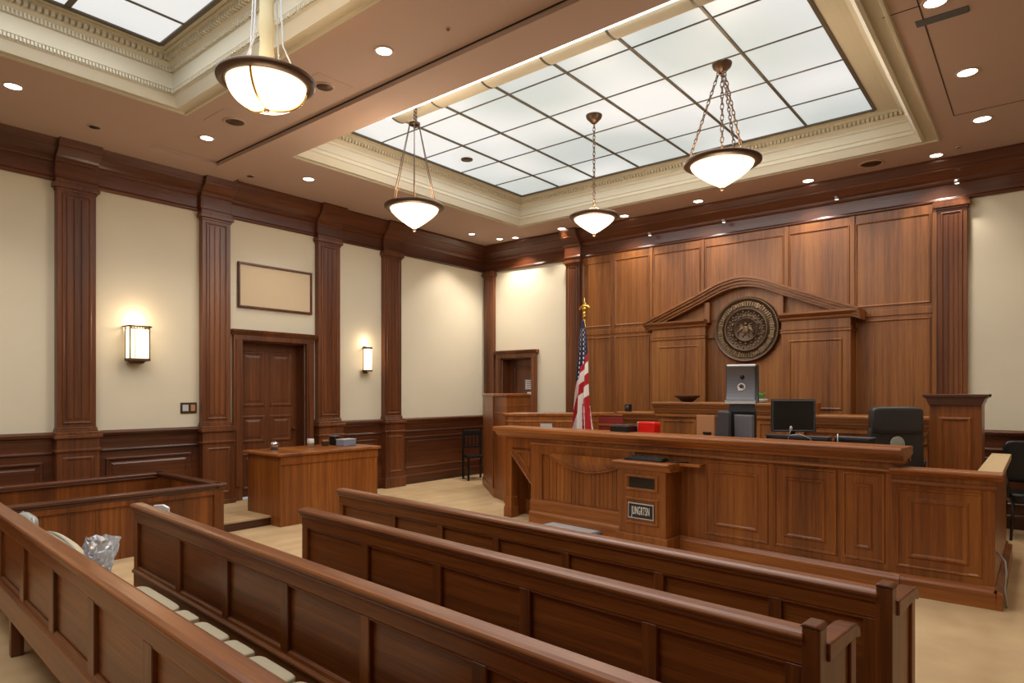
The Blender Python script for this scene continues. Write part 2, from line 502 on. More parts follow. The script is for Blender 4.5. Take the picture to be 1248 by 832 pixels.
# runs of cornice on the left wall, with breaks over the pilasters
m = MB(TL); cornice(m, YF, YB, 4.22); trim(m, WDY)
for a, b in PIL:
    m = MB(TL); cornice(m, a-.02, b+.02, 4.22, .07); m.box(a, b, -.105, 0, 4.2, 4.45); trim(m, WDY)
    m = MB(TL); pilaster(m, a, b); trim(m, WDZ)
    m = MB(TL); pedestal(m, a-.02, b+.02); trim(m, WDZ)
for a, b, n in ((YF, -2, 2), (-2, .08, 2), (.53, 2.50, 2), (2.95, 4.215, 1), (6.54, 7.44, 1), (7.87, YB-.01, 1)):
    m = MB(TL); wainscot(m, a, b, n); trim(m, WDY)
# door 1 casing + leaf
def casing(mb, x0, x1, zt, head=.15, w_=.13, z0=0.0, d=.06):
    mb.box(x0-w_, x0, -d, 0, z0, zt); mb.box(x1, x1+w_, -d, 0, z0, zt)
    mb.box(x0-w_+.03, x0-.03, -d-.015, 0, z0+.2, zt); mb.box(x1+.03, x1+w_-.03, -d-.015, 0, z0+.2, zt)
    mb.box(x0-w_, x1+w_, -d, 0, zt, zt+head*.55)
    mb.prism([(0, zt+head*.5), (-d-.01, zt+head*.5), (-d-.02, zt+head*.6), (-d-.05, zt+head*.8), (-d-.06, zt+head), (0, zt+head)], 'x', x0-w_-.04, x1+w_+.04)
def door_leaf(mb, x0, x1, z0, z1, y, rows, cols=2):
    mb.box(x0, x1, y, y+.045, z0, z1)
    w_ = (x1-x0-.10)/cols
    for r0, r1 in rows:
        for c in range(cols):
            mb.frame_rings(x0+.05+c*w_+.04, x0+.05+(c+1)*w_-.04, r0, r1, [(0, y-.001), (.012, y-.014), (.035, y-.014), (.05, y-.002), (.07, y-.002), (.10, y-.012)], cap=True)
m = MB(TL); casing(m, D1[0], D1[1], D1[2], .15, .135, .12)
m.box(D1[0]-.001, D1[0]+.02, 0, .3, .0, D1[2]); m.box(D1[1]-.02, D1[1]+.001, 0, .3, 0, D1[2]); m.box(D1[0], D1[1], 0, .3, D1[2]-.02, D1[2]); trim(m, WDZ)
dr = thing('door_1', 'x', 'x'); del dr['label']; del dr['category']; dr['kind'] = 'structure'
m = MB(TL); door_leaf(m, D1[0]+.02, D1[1]-.02, .12, D1[2]-.02, .20, ((.22, .78), (.93, 1.35), (1.48, 2.33)))
m.build('door_leaf', WDZ, dr, bevel=.003, seg=1)
m = MB(TL); m.ell((D1[1]-.10, .16, 1.12), (.025, .025, .025)); m.tube([(D1[1]-.10, .21, 1.12), (D1[1]-.10, .165, 1.12)], .01)
m.build('door_handle', BRONZE, dr)

# ---- back wall timber
m = MB(TB); cornice(m, XL, XR, 4.20); trim(m, WDX)
m = MB(TB); cornice(m, -6.98, -6.62, 4.20, .10); m.box(-6.97, -6.63, -.11, 0, 4.18, 4.4); trim(m, WDX)
m = MB(TB); pilaster(m, -9.06, -8.80, 0.02, 4.14, .08); trim(m, WDZ)
m = MB(TB); pilaster(m, -6.97, -6.66, 0.32, 4.14, .10); trim(m, WDZ)
# honey veneer panelling
m = MB(TB)
PX0, PX1 = -6.66, -1.09
m.box(PX0, PX1, -.03, 0, 0, 4.2)
xs = [PX0, -5.98, -5.22, -4.30, -2.98, -2.08, PX1-.02]
for a, b in zip(xs[:-1], xs[1:]):
    for z0, z1 in ((1.0, 2.74), (2.86, 4.12)):
        if z0 < 2 and -5.2 < a < -2.2: continue
        m.frame_rings(a+.0, b-.0, z0, z1, [(.035, -.031), (.037, -.048), (.05, -.048), (.06, -.034)], cap=True)
for x in xs[1:-1]: m.box(x-.03, x+.03, -.052, 0, 2.8, 4.2)
m.box(PX0, PX1, -.045, 0, 2.755, 2.845)
m.box(-2.13, -2.05, -.05, 0, 1, 2.8); m.box(-5.25, -5.17, -.05, 0, 1, 2.8)
trim(m, WVZ)
m = MB(TB); pilaster(m, -1.08, -.74, 0.2, 4.14, .06); trim(m, WDZ)
m = MB(TB); m.box(-1.12, -1.07, -.075, 0, 0, 4.2); trim(m, WVZ)
for a, b, n in ((-8.78+.98, -6.99, 1), (-.72, 1.4, 1), (1.4, XR, 1)):
    m = MB(TB); wainscot(m, a+.03, b, n); trim(m, WDX)
# door 2
m = MB(TB); casing(m, D2[0], D2[1], D2[2], .15, .12)
m.box(D2[0]-.001, D2[0]+.02, 0, .4, 0, D2[2]); m.box(D2[1]-.02, D2[1]+.001, 0, .4, 0, D2[2]); m.box(D2[0], D2[1], 0, .4, D2[2]-.02, D2[2]); trim(m, WDZ)
dr = thing('door_2', 'x', 'x'); del dr['label']; del dr['category']; dr['kind'] = 'structure'
m = MB(TB); door_leaf(m, D2[0]+.02, D2[1]-.02, 0, D2[2]-.02, .24, ((.2, 1.0), (1.15, 2.25)), 1)
m.build('door_leaf', WDZ, dr, bevel=.003, seg=1)
m = MB(TB); m.tube([(D2[1]-.09, .17, 1.02), (D2[1]-.09, .24, 1.02)], .01); m.tube([(D2[1]-.09, .175, 1.02), (D2[1]-.2, .175, 1.02)], .01); m.build('door_handle', SILVER, dr)
t = thing('door_sign', 'white notice on the recessed door in the far corner', 'sign', (-8.07, YB+.222, 1.86))
m = MB().box(-.13, .13, -.006, .0, -.11, .11); m.build('sign_plate', WHITE, t)
m = MB()
for k, wd in enumerate((.08, .1, .07, .09)): m.box(-.09, -.09+wd*1.7, -.008, -.0055, .05-.04*k, .066-.04*k)
m.frame_rings(-.13, .13, -.11, .11, [(0, -.0065), (.012, -.009), (.018, -.0062)], cap=False)
m.build('sign_print', MGREY, t)
tag(MB().box(-.07, .07, -.006, 0, -.03, .03).build('door_sign', WHITE), 'small plain label under the white notice on the far door', 'sign')
COL.objects[-1].location = (-8.07, YB+.222, 1.68)

# ------------------------------------------------------------------ pediment surround on the back wall
t = thing('pediment_surround', 'carved wooden surround with an arched broken pediment on the back wall', 'wall panelling', (-3.54, YB-.03, 0))
F = -.33                                  # front plane
def cpil(x0, x1):
    m = MB()
    m.box(x0, x1, F, 0, .33, 2.80)
    m.frame_rings(x0+.10, x1-.10, 1.45, 2.46, [(0, F-.001), (.01, F-.014), (.025, F-.014), (.035, F-.001), (.05, F+.006)], cap=True)
    m.box(x0-.01, x1+.01, F-.02, 0, 2.56, 2.60); m.box(x0-.02, x1+.02, F-.03, 0, 2.60, 2.615)
    return m
cpil(-1.50, -.58).build('pilaster', WVZ, t, bevel=.004, seg=1)
cpil(.58, 1.50).build('pilaster', WVZ, t, bevel=.004, seg=1)
m = MB(); m.box(-.58, .58, F+.13, 0, .33, 2.9); m.box(-.58, .58, F+.09, 0, 2.56, 2.61); m.build('centre_panel', WVZ, t)
EC = [(0, 2.74), (F-.02, 2.74), (F-.04, 2.76), (F-.04, 2.775), (F-.09, 2.81), (F-.11, 2.82), (F-.11, 2.85), (0, 2.85)]
for a, b in ((-1.60, -.56), (.56, 1.60)):
    m = MB(); m.prism(EC, 'x', a, b); m.build('cornice', WVX, t)
# tympanum and curved raking cornice
def gz(x):      # upper outline of the pediment
    ax = abs(x)
    if ax > .62: return 2.86 + (1.62-ax)/(1.62-.62)*.41
    return 3.27 + .19*math.cos(ax/.62*PI/2)**1.0 if ax < .62 else 3.27
N = 60
xs_ = [-1.62 + 3.24*i/N for i in range(N+1)]
def rake(m, off0, off1, y0):
    v = []; f = []
    for x in xs_:
        z1 = gz(x) - off0; z0 = gz(x) - off1
        v += [(x, y0, z0), (x, y0, z1), (x, 0, z1), (x, 0, z0)]
    for i in range(N):
        for k in range(4):
            a = 4*i+k; b = 4*i+(k+1) % 4
            f.append((a, b, b+4, a+4))
    f += [(0, 1, 2, 3), (4*N+3, 4*N+2, 4*N+1, 4*N)]
    m.add(v, f)
m = MB(); rake(m, 0, .035, F-.13); rake(m, .035, .07, F-.10); rake(m, .07, .115, F-.06); rake(m, .115, .15, F-.03)
m.build('raking_cornice', WVX, t)
m = MB()
poly = [(x, gz(x)-.10) for x in xs_ if abs(x) < 1.45]
m.prism(poly + [(1.45, 2.84), (-1.45, 2.84)], 'y', F+.12, 0)
m.box(-.60, -.52, F+.02, 0, 2.8, 3.12); m.box(.52, .60, F+.02, 0, 2.8, 3.12)
m.build('tympanum', WVZ, t)

# seal
t = thing('bronze_seal', 'large round bronze seal with a ring of raised marks in the pediment', 'seal', (-3.50, YB-.26, 2.66))
m = MB(); m.lathe([(.0, 0), (.50, 0), (.50, -.035), (.485, -.05), (.46, -.05), (.45, -.035), (.34, -.035), (.33, -.055), (.305, -.055), (.295, -.035), (.19, -.035), (.185, -.05), (.17, -.05), (.16, -.04), (.0, -.045)], n=72, axis='y')
m.build('disc', SEALM, t)
m = MB()
for i in range(66):
    a = 2*PI*i/66 + .02
    h = random.choice((.05, .07, .075, .06)); wd = random.choice((.008, .012, .016))
    m.M = Matrix.Rotation(-a, 4, 'Y')
    m.box(-wd, wd, -.052, -.03, .395-h/2, .395+h/2)
    if i % 3: m.box(-.018, .018, -.05, -.03, .395+h/2-.012, .395+h/2)
m.build('raised_marks', SEALH, t)
m = MB()
m.lathe([(.468, -.05), (.474, -.062), (.482, -.062), (.488, -.05)], n=72, axis='y')
m.lathe([(.312, -.054), (.318, -.064), (.324, -.054)], n=64, axis='y')
for i in range(40):
    a = 2*PI*i/40; m.M = Matrix.Rotation(-a, 4, 'Y'); m.ell((0, -.04, .262 + (.012 if i % 2 else -.012)), (.012, .014, .02), 8, 5)
for i in range(16):
    a = 2*PI*i/16; m.M = Matrix.Rotation(-a, 4, 'Y'); m.ell((0, -.045, .212), (.02, .014, .012), 8, 5)
m.M = Matrix()
m.ell((0, -.05, -.01), (.05, .02, .07)); m.ell((0, -.055, .085), (.022, .015, .022))
for sx in (-1, 1):
    for k in range(6): m.tube([(sx*.02, -.05, .045), (sx*(.06+.012*k), -.058, .075-.022*k), (sx*(.12-.002*k), -.048, .10-.045*k)], [.012, .010, .004], 6)
    m.tube([(sx*.015, -.05, -.06), (sx*.05, -.05, -.11)], .008, 6)
for k in range(5): m.box(-.03+.014*k, -.024+.014*k, -.075, -.05, -.05, .04)
m.build('emblem', SEALH, t)

# ------------------------------------------------------------------ judge's bench on the dais
def bench_profile(z, d=.06):
    return [(0, z-.16), (-.015, z-.16), (-.02, z-.13), (-.035, z-.12), (-.035, z-.09), (-.05, z-.075), (-.07, z-.045), (-d-.03, z-.035), (-d-.03, z-.008), (-d-.022, z), (0, z)]
t = thing('judge_bench', 'raised wooden judge bench with a stepped ledge below the pediment', 'bench', (0, 9.0, .32))
m = MB(); m.box(-4.50, -2.42, 0, .55, 0, 1.10)
for a, b in ((-4.50, -3.83), (-3.80, -3.10), (-3.07, -2.42)):
    m.frame_rings(a+.06, b-.06, .35, .98, [(0, -.001), (.01, -.016), (.03, -.016), (.045, 0), (.07, .008)], cap=True)
m.build('centre_front', WVZ, t)
m = MB(); m.prism([(y, z) for y, z in bench_profile(1.235, .06)] + [(.62, 1.235), (.62, 1.075)], 'x', -4.57, -2.36); m.box(-4.53, -2.40, -.03, .6, 1.02, 1.06); m.build('centre_ledge', WVX, t, bevel=.003, seg=1)
MB().box(-5.15, -4.501, .08, .5, 0, 1.0).build('side_front', WVZ, t)
m = MB(); m.box(-2.419, -1.05, .08, .5, 0, 1.0)
m.box(-2.42, -1.05, .05, .1, .86, .89); m.box(-2.42, -1.05, .05, .1, .76, .79)
m.build('side_front', WVZ, t)
for a, b, zt in ((-5.22, -4.50, 1.075), (-2.42, -1.02, 1.085)):
    m = MB(); m.prism([(y+.08, z) for y, z in bench_profile(zt, .05)] + [(.55, zt), (.55, zt-.1)], 'x', a, b); m.build('side_ledge', WVX, t, bevel=.003, seg=1)
DEX = .32
# bowl, tiny plant on the ledge
t = thing('bowl', 'dark shallow bowl on the judge bench ledge', 'bowl', (-4.13, 9.22, 1.555))
m = MB(); m.lathe([(0, 0), (.08, 0), (.085, .01), (.14, .05), (.185, .085), (.19, .10), (.175, .10), (.13, .065), (.06, .03), (0, .025)], n=32); m.build('bowl_body', BRONZE, t)
t = thing('potted_plant', 'tiny green plant in a pale dish beside the grey display', 'plant', (-2.98, 9.05, 1.555))
MB().lathe([(0, 0), (.06, 0), (.085, .05), (.08, .055), (0, .05)], n=20).build('pot', LGREY, t)
m = MB()
for i in range(9):
    a = i*2.4; r = .035
    m.tube([(0, 0, .05), (r*math.cos(a)*.6, r*math.sin(a)*.6, .10), (r*1.5*math.cos(a), r*1.5*math.sin(a), .135)], [.004, .012, .003], 6)
m.build('leaves', GREEN, t)

# tall square pedestals
def tall_pedestal(label, x0, x1, y0, y1, z0, zt):
    t = thing('pedestal', label, 'pedestal', ((x0+x1)/2, y0, z0), 0, None)
    hw = (x1-x0)/2; h = zt-z0
    m = MB(); m.box(-hw, hw, 0, y1-y0, 0, h-.05)
    m.frame_rings(-hw+.09, hw-.09, .2, h-.25, [(0, -.001), (.01, -.016), (.03, -.016), (.042, -.001), (.06, .006)], cap=True)
    m.box(-hw-.02, hw+.02, -.02, y1-y0+.02, 0, .14)
    m.build('shaft', WBZ, t, bevel=.004, seg=1)
    m = MB(); m.prism([(-hw, h-.12), (-hw-.03, h-.05), (-hw-.06, h-.03), (-hw-.06, h), (hw+.06, h), (hw+.06, h-.03), (hw+.03, h-.05), (hw, h-.12)], 'y', -.03, y1-y0+.03)
    m.box(-hw-.06, hw+.06, -.06, y1-y0+.06, h-.03, h); m.build('top', WDX, t, bevel=.004, seg=1)
    return t
tall_pedestal('tall square wooden pedestal by the black chair at the right', -.98, -.50, 8.6, 9.05, .32, 1.68)

# ------------------------------------------------------------------ witness stand at the far left
t = thing('witness_stand', 'tall wooden witness stand with a curved counter before the far door', 'witness stand', (0, 0, 0))
tall = [(-8.0, 8.93), (-6.92, 7.98), (-6.42, 7.72), (-6.75, 8.72), (-7.4, 9.3)]
def grow(p, k):
    cx = sum(a for a, b in p)/len(p); cy = sum(b for a, b in p)/len(p)
    return [(cx+(a-cx)*(1+k), cy+(b-cy)*(1+k)) for a, b in p]
m = MB(); m.prism(tall, 'z', 0, 1.63); m.prism(grow(tall, .03), 'z', 0, .14); m.prism(grow(tall, .012), 'z', 1.36, 1.385); m.prism(grow(tall, .012), 'z', 1.48, 1.495)
m.tube([(-6.925, 7.972, .14), (-6.925, 7.972, 1.63)], .012, 6)
m.build('tall_back', WBZ, t, bevel=.004, seg=1)
m = MB(); m.prism(grow(tall, .035), 'z', 1.63, 1.68); m.build('back_cap', WBX, t, bevel=.012)
ctr = [(-6.40, 7.66), (-6.33, 7.64), (-5.51, 8.28), (-5.20, 8.85), (-5.30, 9.0), (-5.50, 9.0), (-5.80, 8.50), (-6.40, 8.05)]
m = MB(); m.prism(ctr, 'z', 0, 1.33)
m.build('counter_front', WBZ, t, bevel=.003, seg=1)
m = MB(); m.prism(grow(ctr, .05), 'z', 1.33, 1.385); m.build('counter_top', WBX, t, bevel=.014)
MB().prism(grow(ctr, .02), 'z', 1.24, 1.27).build('counter_bead', WBX, t, bevel=.006)
m = MB(); m.prism(grow(ctr, .03), 'z', 0, .16); m.build('base_mould', WBX, t, bevel=.008)
tag(MB().box(-.09, .09, -.008, 0, -.035, .035).build('name_plate', LGREY), 'small grey plate on the curved witness counter', 'sign')
COL.objects[-1].location = (-5.86, 7.985, 1.19); COL.objects[-1].rotation_euler = (0, 0, R(38))

# ------------------------------------------------------------------ clerk bench (front)
HB = -R(5.84)
t = thing('clerk_bench', 'long wooden clerk bench with moulded panels and a projecting cabinet', 'bench', (-5.21, 6.776, 0), HB)
m = MB()
LB = 4.26
# body
m.box(0, LB, 0, .10, 0, 1.165); m.box(LB-.10, LB-.001, .099, .24, 0, 1.16); m.box(0.001, .08, .099, .45, 0, 1.16)
m.box(.9, LB-.12, .099, .92, 1.02, 1.07)
# fluted boards behind the swag
x = .26
while x < 1.55:
    m.box(x, x+.055, -.008, .01, .33, .84); x += .062
m.build('carcass', WBZ, t)
m = MB()
m.box(0, .20, -.02, 0, .3, 1.02); m.box(1.55, 1.64, -.02, 0, .3, 1.02)
m.box(0, 1.64, -.022, 0, .90, 1.03)
m.build('left_frame', WBZ, t, bevel=.003, seg=1)
m = MB()
# swag: curved half-moon boss
xs2 = [.33 + 1.22*i/24 for i in range(25)]
v = []; f = []
for i, x in enumerate(xs2):
    u = (x-.33)/1.22
    drop = .175*math.sin(PI*u)**.75
    for j in range(7):
        q = j/6
        v.append((x, -.022 - .075*min(1, drop/.09)*(math.cos(q*PI/2)**.8 if q < 1 else 0), .905 - .002 - drop*q + (.03*min(1, drop/.09) if j == 0 else 0)))
for i in range(24):
    for j in range(6):
        a = i*7+j; f.append((a, a+1, a+8, a+7))
m.smooth = True; m.add(v, f); m.smooth = False
m.tube([(x, -.026, .905-.175*max(0, math.sin(PI*(x-.33)/1.22))**.75) for x in xs2], .014, 8)
m.build('carved_swag', WBZ, t)
# arch at left end over the open knee hole
m = MB()
m.box(-.491, -.38, -.001, .101, 0, 1.16); m.box(-.50, -.37, -.012, .112, 0, .28); m.box(-.51, -.36, -.022, .122, 0, .14)
m.prism([(-.49, .93), (.0, .93), (.0, 1.16), (-.49, 1.16)], 'y', 0, .1)
m.prism([(-.38, .90), (.0, .50), (.0, .96), (-.38, .96)], 'y', 0, .1)
m.prism([(-.385, .91), (.0, .51), (.0, .475), (-.385, .865)], 'y', -.02, .1)
m.build('end_bracket', WBZ, t, bevel=.004, seg=1)
m = MB()
tri = [(-.27, .90), (-.04, .90), (-.04, .645)]
for k in range(3):
    a, b = tri[k], tri[(k+1) % 3]
    m.tube([(a[0], -.004, a[1]), (b[0], -.004, b[1])], .009, 6)
m.build('bracket_moulding', WBX, t)
m = MB(); m.box(-.48, -.44, .1, .42, 0, 1.12); m.box(-.48, .0, .38, .42, 0, 1.12); m.box(-.44, -.001, .33, .38, 0, .2); m.build('inner_return', WBZ, t)
# right panels
m = MB()
for a, b in ((2.50, 3.17), (3.22, 3.80), (3.84, 4.19)):
    m.frame_rings(a, b, .22, 1.0, [(0, -.001), (.008, -.014), (.022, -.014), (.03, -.002), (.085, -.002), (.10, -.002), (.112, -.016), (.128, -.016), (.14, -.004)], cap=True)
m.build('front_panels', WBZ, t)
# mouldings
m = MB()
m.prism([(0, .0), (-.06, .0), (-.06, .125), (-.052, .14), (-.035, .155), (-.03, .165), (0, .165)], 'x', -.0, LB+.05)
m.prism([(-.0, .16), (-.035, .16), (-.035, .28), (-.03, .30), (-.015, .31), (0, .31)], 'x', -.0, 1.64)
m.prism([(0, 1.02), (-.03, 1.02), (-.035, 1.035), (-.02, 1.05), (0, 1.05)], 'x', 0, LB+.02)
m.build('base_mouldings', WBX, t, bevel=.003, seg=1)
m = MB()
cap = [(.24, 1.165), (-.02, 1.10), (-.03, 1.10), (-.04, 1.12), (-.065, 1.14), (-.085, 1.165), (-.115, 1.17), (-.13, 1.185), (-.13, 1.215), (-.118, 1.234), (.24, 1.234)]
m.prism(cap, 'x', -.62, LB+.08)
m.build('top_rail', WBX, t, bevel=.004)
m = MB(); m.box(-.6, LB+.06, .235, .26, 1.10, 1.225); m.build('rail_back', WBX, t)
# projecting cabinet
m = MB(); CX0, CX1, CF = 1.60, 2.20, -.28
m.box(CX0, CX1, CF, 0, 0, .90); m.box(CX0-.03, CX1+.03, CF-.03, 0, 0, .16)
for z0, z1 in ((.63, .81), (.27, .56)):
    m.frame_rings(CX0+.09, CX1-.09, z0, z1, [(0, CF-.001), (.006, CF-.018), (.025, CF-.018), (.035, CF-.004)], cap=False)
m.build('cabinet', WBZ, t, bevel=.003, seg=1)
m = MB()
m.prism([(-.0, .86), (CF-.01, .86), (CF-.02, .88), (CF-.035, .91), (CF-.06, .92), (CF-.065, .935), (CF-.055, .95), (0, .95)], 'x', CX0-.05, CX1+.06)
m.prism([(CX1+.06, .92), (CX1+.30, .92), (CX1+.30, .95), (CX1+.06, .95)], 'y', -.12, 0)
m.build('cabinet_top', WBX, t, bevel=.005)
MB().box(CX0+.14, CX1-.14, CF-.006, CF-.001, .665, .775).build('dark_window', BLACKG, t)
pl = MB().box(CX0+.13, CX1-.14, CF-.012, CF-.002, .33, .50).build('sign_plate', NPLATE, t); pl['label'] = 'navy plate with white lettering'
m = MB(); m.frame_rings(CX0+.13, CX1-.14, .33, .50, [(0, CF-.0125), (.004, CF-.018), (.010, CF-.018), (.012, CF-.0125)], cap=False); m.build('plate_border', LGREY, pl)
fc = bpy.data.curves.new('lettering', 'FONT'); fc.body = 'JUNGRTSN'; fc.align_x = 'CENTER'; fc.align_y = 'CENTER'; fc.size = .078; fc.extrude = .002; fc.space_character = 1.1
tmp = bpy.data.objects.new('text', fc); COL.objects.link(tmp)
me = bpy.data.meshes.new_from_object(tmp.evaluated_get(bpy.context.evaluated_depsgraph_get()))
bpy.data.objects.remove(tmp)
fo = bpy.data.objects.new('lettering', me); COL.objects.link(fo); me.materials.clear(); me.materials.append(WHITE); fo.parent = pl
fo.location = ((CX0+CX1)/2-.005, CF-.015, .415); fo.rotation_euler = (R(90), 0, 0); fo.scale = (.56, 1.6, 1)
BENCH = Matrix.Translation((-5.21, 6.776, 0)) @ Matrix.Rotation(HB, 4, 'Z')
def onb(x, y, z): return tuple(BENCH @ Vector((x, y, z)))

# right hand partition
t = thing('low_partition', 'low panelled wooden partition ending the bench at the right', 'partition', (-.944, 6.34, 0), 0)
m = MB(); m.box(-.05, .66, 0, .08, 0, 1.0); m.box(.56, .659, .079, 2.1, 0, .999)
m.frame_rings(-.02, .58, .22, .90, [(0, -.001), (.01, -.012), (.02, -.012), (.03, -.001), (.075, -.001), (.085, -.002), (.10, -.016), (.115, -.016), (.13, -.004)], cap=True)
m.build('panel_wall', WBZ, t)
m = MB(); m.prism([(0, 0), (-.05, 0), (-.05, .13), (-.04, .15), (-.02, .16), (0, .17)], 'x', -.06, .668); m.prism([(.66, 0), (.71, 0), (.71, .13), (.66, .15), (.68, .16), (.66, .17)], 'y', -.049, 2.1)
m.prism([(0, .93), (-.02, .93), (-.03, .945), (-.02, .96), (0, .96)], 'x', -.05, .668)
m.build('base_mould', WBX, t, bevel=.003, seg=1)
m = MB(); m.prism([(.12, 1.0), (-.01, 1.0), (-.03, 1.02), (-.06, 1.035), (-.065, 1.05), (-.055, 1.065), (.12, 1.065)], 'x', -.06, .71); m.build('front_rail', WBX, t, bevel=.004)
o = MB().box(.535, .70, .12, 2.12, 1.0, 1.062).build('side_cap', CAPB, t, bevel=.006); o['label'] = 'pale beige cap'  # side cap in one even beige, paler than the front rail

# things on the bench ---------------------------------------------
ZW = 1.07
t = thing('keyboard', 'black keyboard on the projecting cabinet of the clerk bench', 'keyboard', onb(1.86, -.14, .95), HB)
m = MB(); m.prism([(-.07, 0), (.07, 0), (.07, .035), (-.07, .018)], 'x', -.24, .24); m.build('keyboard_body', BLACK, t, bevel=.004)
m = MB()
for r_ in range(4):
    for k in range(13): m.box(-.22+k*.034, -.22+k*.034+.028, -.06+r_*.03, -.06+r_*.03+.024, .02+r_*.005, .028+r_*.005)
o = m.build('keys', DGREY, t); o['kind'] = 'stuff'
tag(MB().tube([onb(2.05, -.11, .962), onb(2.22, -.13, .958), onb(2.34, -.06, .958)], .007).build('cable', BLACK), 'short black cable trailing right of the keyboard', 'cable')

def boxthing(name, label, cat, loc, rz, dims, mat, part='body', bevel=.01, lid=None):
    t = thing(name, label, cat, loc, rz)
    w_, d_, h_ = dims
    MB().box(-w_/2, w_/2, -d_/2, d_/2, 0, h_).build(part, mat, t, bevel=bevel)
    return t
# positions from here are measured behind the bench rail
def at(u, D):       # plan position at a bearing and depth from the photographer
    a = (u-624)/789; V = (-math.sin(R(39.3)), math.cos(R(39.3))); Rr = (math.cos(R(39.3)), math.sin(R(39.3)))
    return (D*(V[0]+a*Rr[0]), D*(V[1]+a*Rr[1]))
# red bin
p = at(791, 7.62)
t = thing('red_bin', 'bright red plastic bin on the clerk bench', 'bin', (*p, ZW), HB)
m = MB(); m.prism([(-.105, 0), (.105, 0), (.12, .27), (.10, .285), (-.10, .285), (-.12, .27)], 'y', -.07, .07); m.build('bin_body', RED, t, bevel=.015)
for sx in (-.135,): MB().box(sx-.012, sx+.012, -.03, .03, .12, .28).build('handle', LGREY, t, bevel=.006)
p = at(760, 7.72)
t = boxthing('printer', 'black box-shaped device left of the red bin', 'device', (*p, ZW), HB, (.26, .2, .235), BLACK)
MB().box(-.11, .11, -.06, .06, .235, .243).build('lid', DGREY, t, bevel=.003)
p = at(748, 8.9)
t = thing('desk_speaker', 'small black speaker standing on the left ledge near the flag', 'speaker', (-5.08, 9.12, 1.395), 0)
MB().box(-.045, .045, -.04, .04, 0, .12).build('cabinet', BLACK, t, bevel=.01); MB().lathe([(0, -.043), (.03, -.043), (.032, -.04)], c=(0, 0, .07), n=20, axis='y').build('cone', DGREY, t)
# small reddish chair behind flag
t = thing('side_chair', 'dark red upholstered chair between the flag and the black box', 'chair', (*at(736, 9.1), 0), 0)
m = MB(); m.box(-.22, .22, -.2, .2, .42, .5); m.build('seat', DRED, t, bevel=.03)
m = MB(); m.box(-.2, .2, .17, .22, .6, 1.36); m.build('backrest', DRED, t, bevel=.02)
m = MB(); m.box(-.2, .2, .165, .225, 1.36, 1.39); m.box(-.2, .2, .16, .17, 1.22, 1.25); m.build('top_rail', WBX, t, bevel=.006)
for sx in (-.19, .19):
    for y in (-.17, .2): MB().box(sx-.02, sx+.02, y-.02, y+.02, 0, .44 if y < 0 else .62).build('leg', WDZ, t)
# tan board
p = at(860, 7.35)
t = thing('document_board', 'upright tan board left of the dark grey slabs', 'board', (*p, ZW), HB-R(4))
MB().box(-.115, .115, -.01, .01, 0, .37).build('board', TAN, t, bevel=.004)
m = MB().box(-.02, .08, -.03, -.01, .155, .185); m.build('clip', BLACK, t, bevel=.004)
m = MB(); m.prism([(0, 0), (.10, 0), (0, .15)], 'x', -.02, .02); m.build('strut', TAN, t)
# grey display unit: silver curved hood above a dark stand
p = at(905, 7.2)
t = thing('display_unit', 'silver grey display unit rising on a stand below the seal', 'device', (*p, ZW), R(14))
m = MB(); m.smooth = False
prof = [(-.02 - .05*abs((k/10-.5)*2)**2.2, .51+.42*k/10) for k in range(11)]
m.prism(prof + [(.09, .93), (.11, .90), (.11, .53), (.09, .51)], 'x', -.175, .165); m.build('hood', DGREY, t, bevel=.006)
m = MB(); m.prism([(-.074, .925), (-.05, .94), (.06, .94), (.06, .93), (-.066, .91)], 'x', -.16, .14); m.build('top_strip', LGREY, t)
m = MB(); m.prism([(-.074, .505), (-.055, .50), (.06, .50), (.06, .51), (-.050, .545), (-.068, .545)], 'x', -.18, .14); m.build('bottom_strip', LGREY, t)
m = MB(); prof = [(-.023 - .05*abs((k/10-.5)*2)**2.2, .545+.36*k/10) for k in range(11)]
m.prism(prof + [(-.0, .905), (-.0, .545)], 'x', -.165, .13); m.build('screen', MGREY, t)
MB().lathe([(0, -.036), (.022, -.036), (.022, -.02)], c=(0, 0, .80), n=20, axis='y').build('lens', BLACKG, t)
m = MB(); m.lathe([(.03, -.028), (.036, -.036), (.042, -.028)], c=(-.01, 0, .69), n=24, axis='y'); m.box(-.045, 0, -.034, -.026, .65, .69); m.build('badge', WHITE, t)
m = MB(); m.ell((-.012, -.036, .69), (.014, .006, .014)); m.build('badge_dot', BLACK, t)
m = MB(); m.prism([(-.16, .41), (.15, .41), (.11, .51), (-.13, .51)], 'y', -.05, .09); m.build('neck', DGREY, t, bevel=.006)
m = MB(); m.box(-.14, .14, -.04, .1, 0, .41); m.build('base_box', BLACK, t, bevel=.006)
p = at(882, 7.0)
t = thing('binder', 'dark grey slab leaning left below the silver display unit', 'binder', (*p, ZW), HB)
m = MB(); m.prism([(-.10, 0), (.07, 0), (.075, .415), (-.06, .42)], 'y', -.03, .03); m.build('cover', DGREY, t, bevel=.006)
MB().box(-.05, .06, -.02, .02, .405, .43).build('top_edge', MGREY, t)
p = at(907, 6.95)
t = thing('binder', 'blue grey ribbed slab leaning right below the silver display unit', 'binder', (*p, ZW), HB)
m = MB(); m.prism([(-.09, 0), (.10, 0), (.10, .385), (-.10, .39)], 'y', -.03, .03)
for k in range(8): m.box(-.085+k*.022, -.075+k*.022, -.034, -.028, .02, .37)
m.build('cover', MGREY, t, bevel=.003, seg=1)
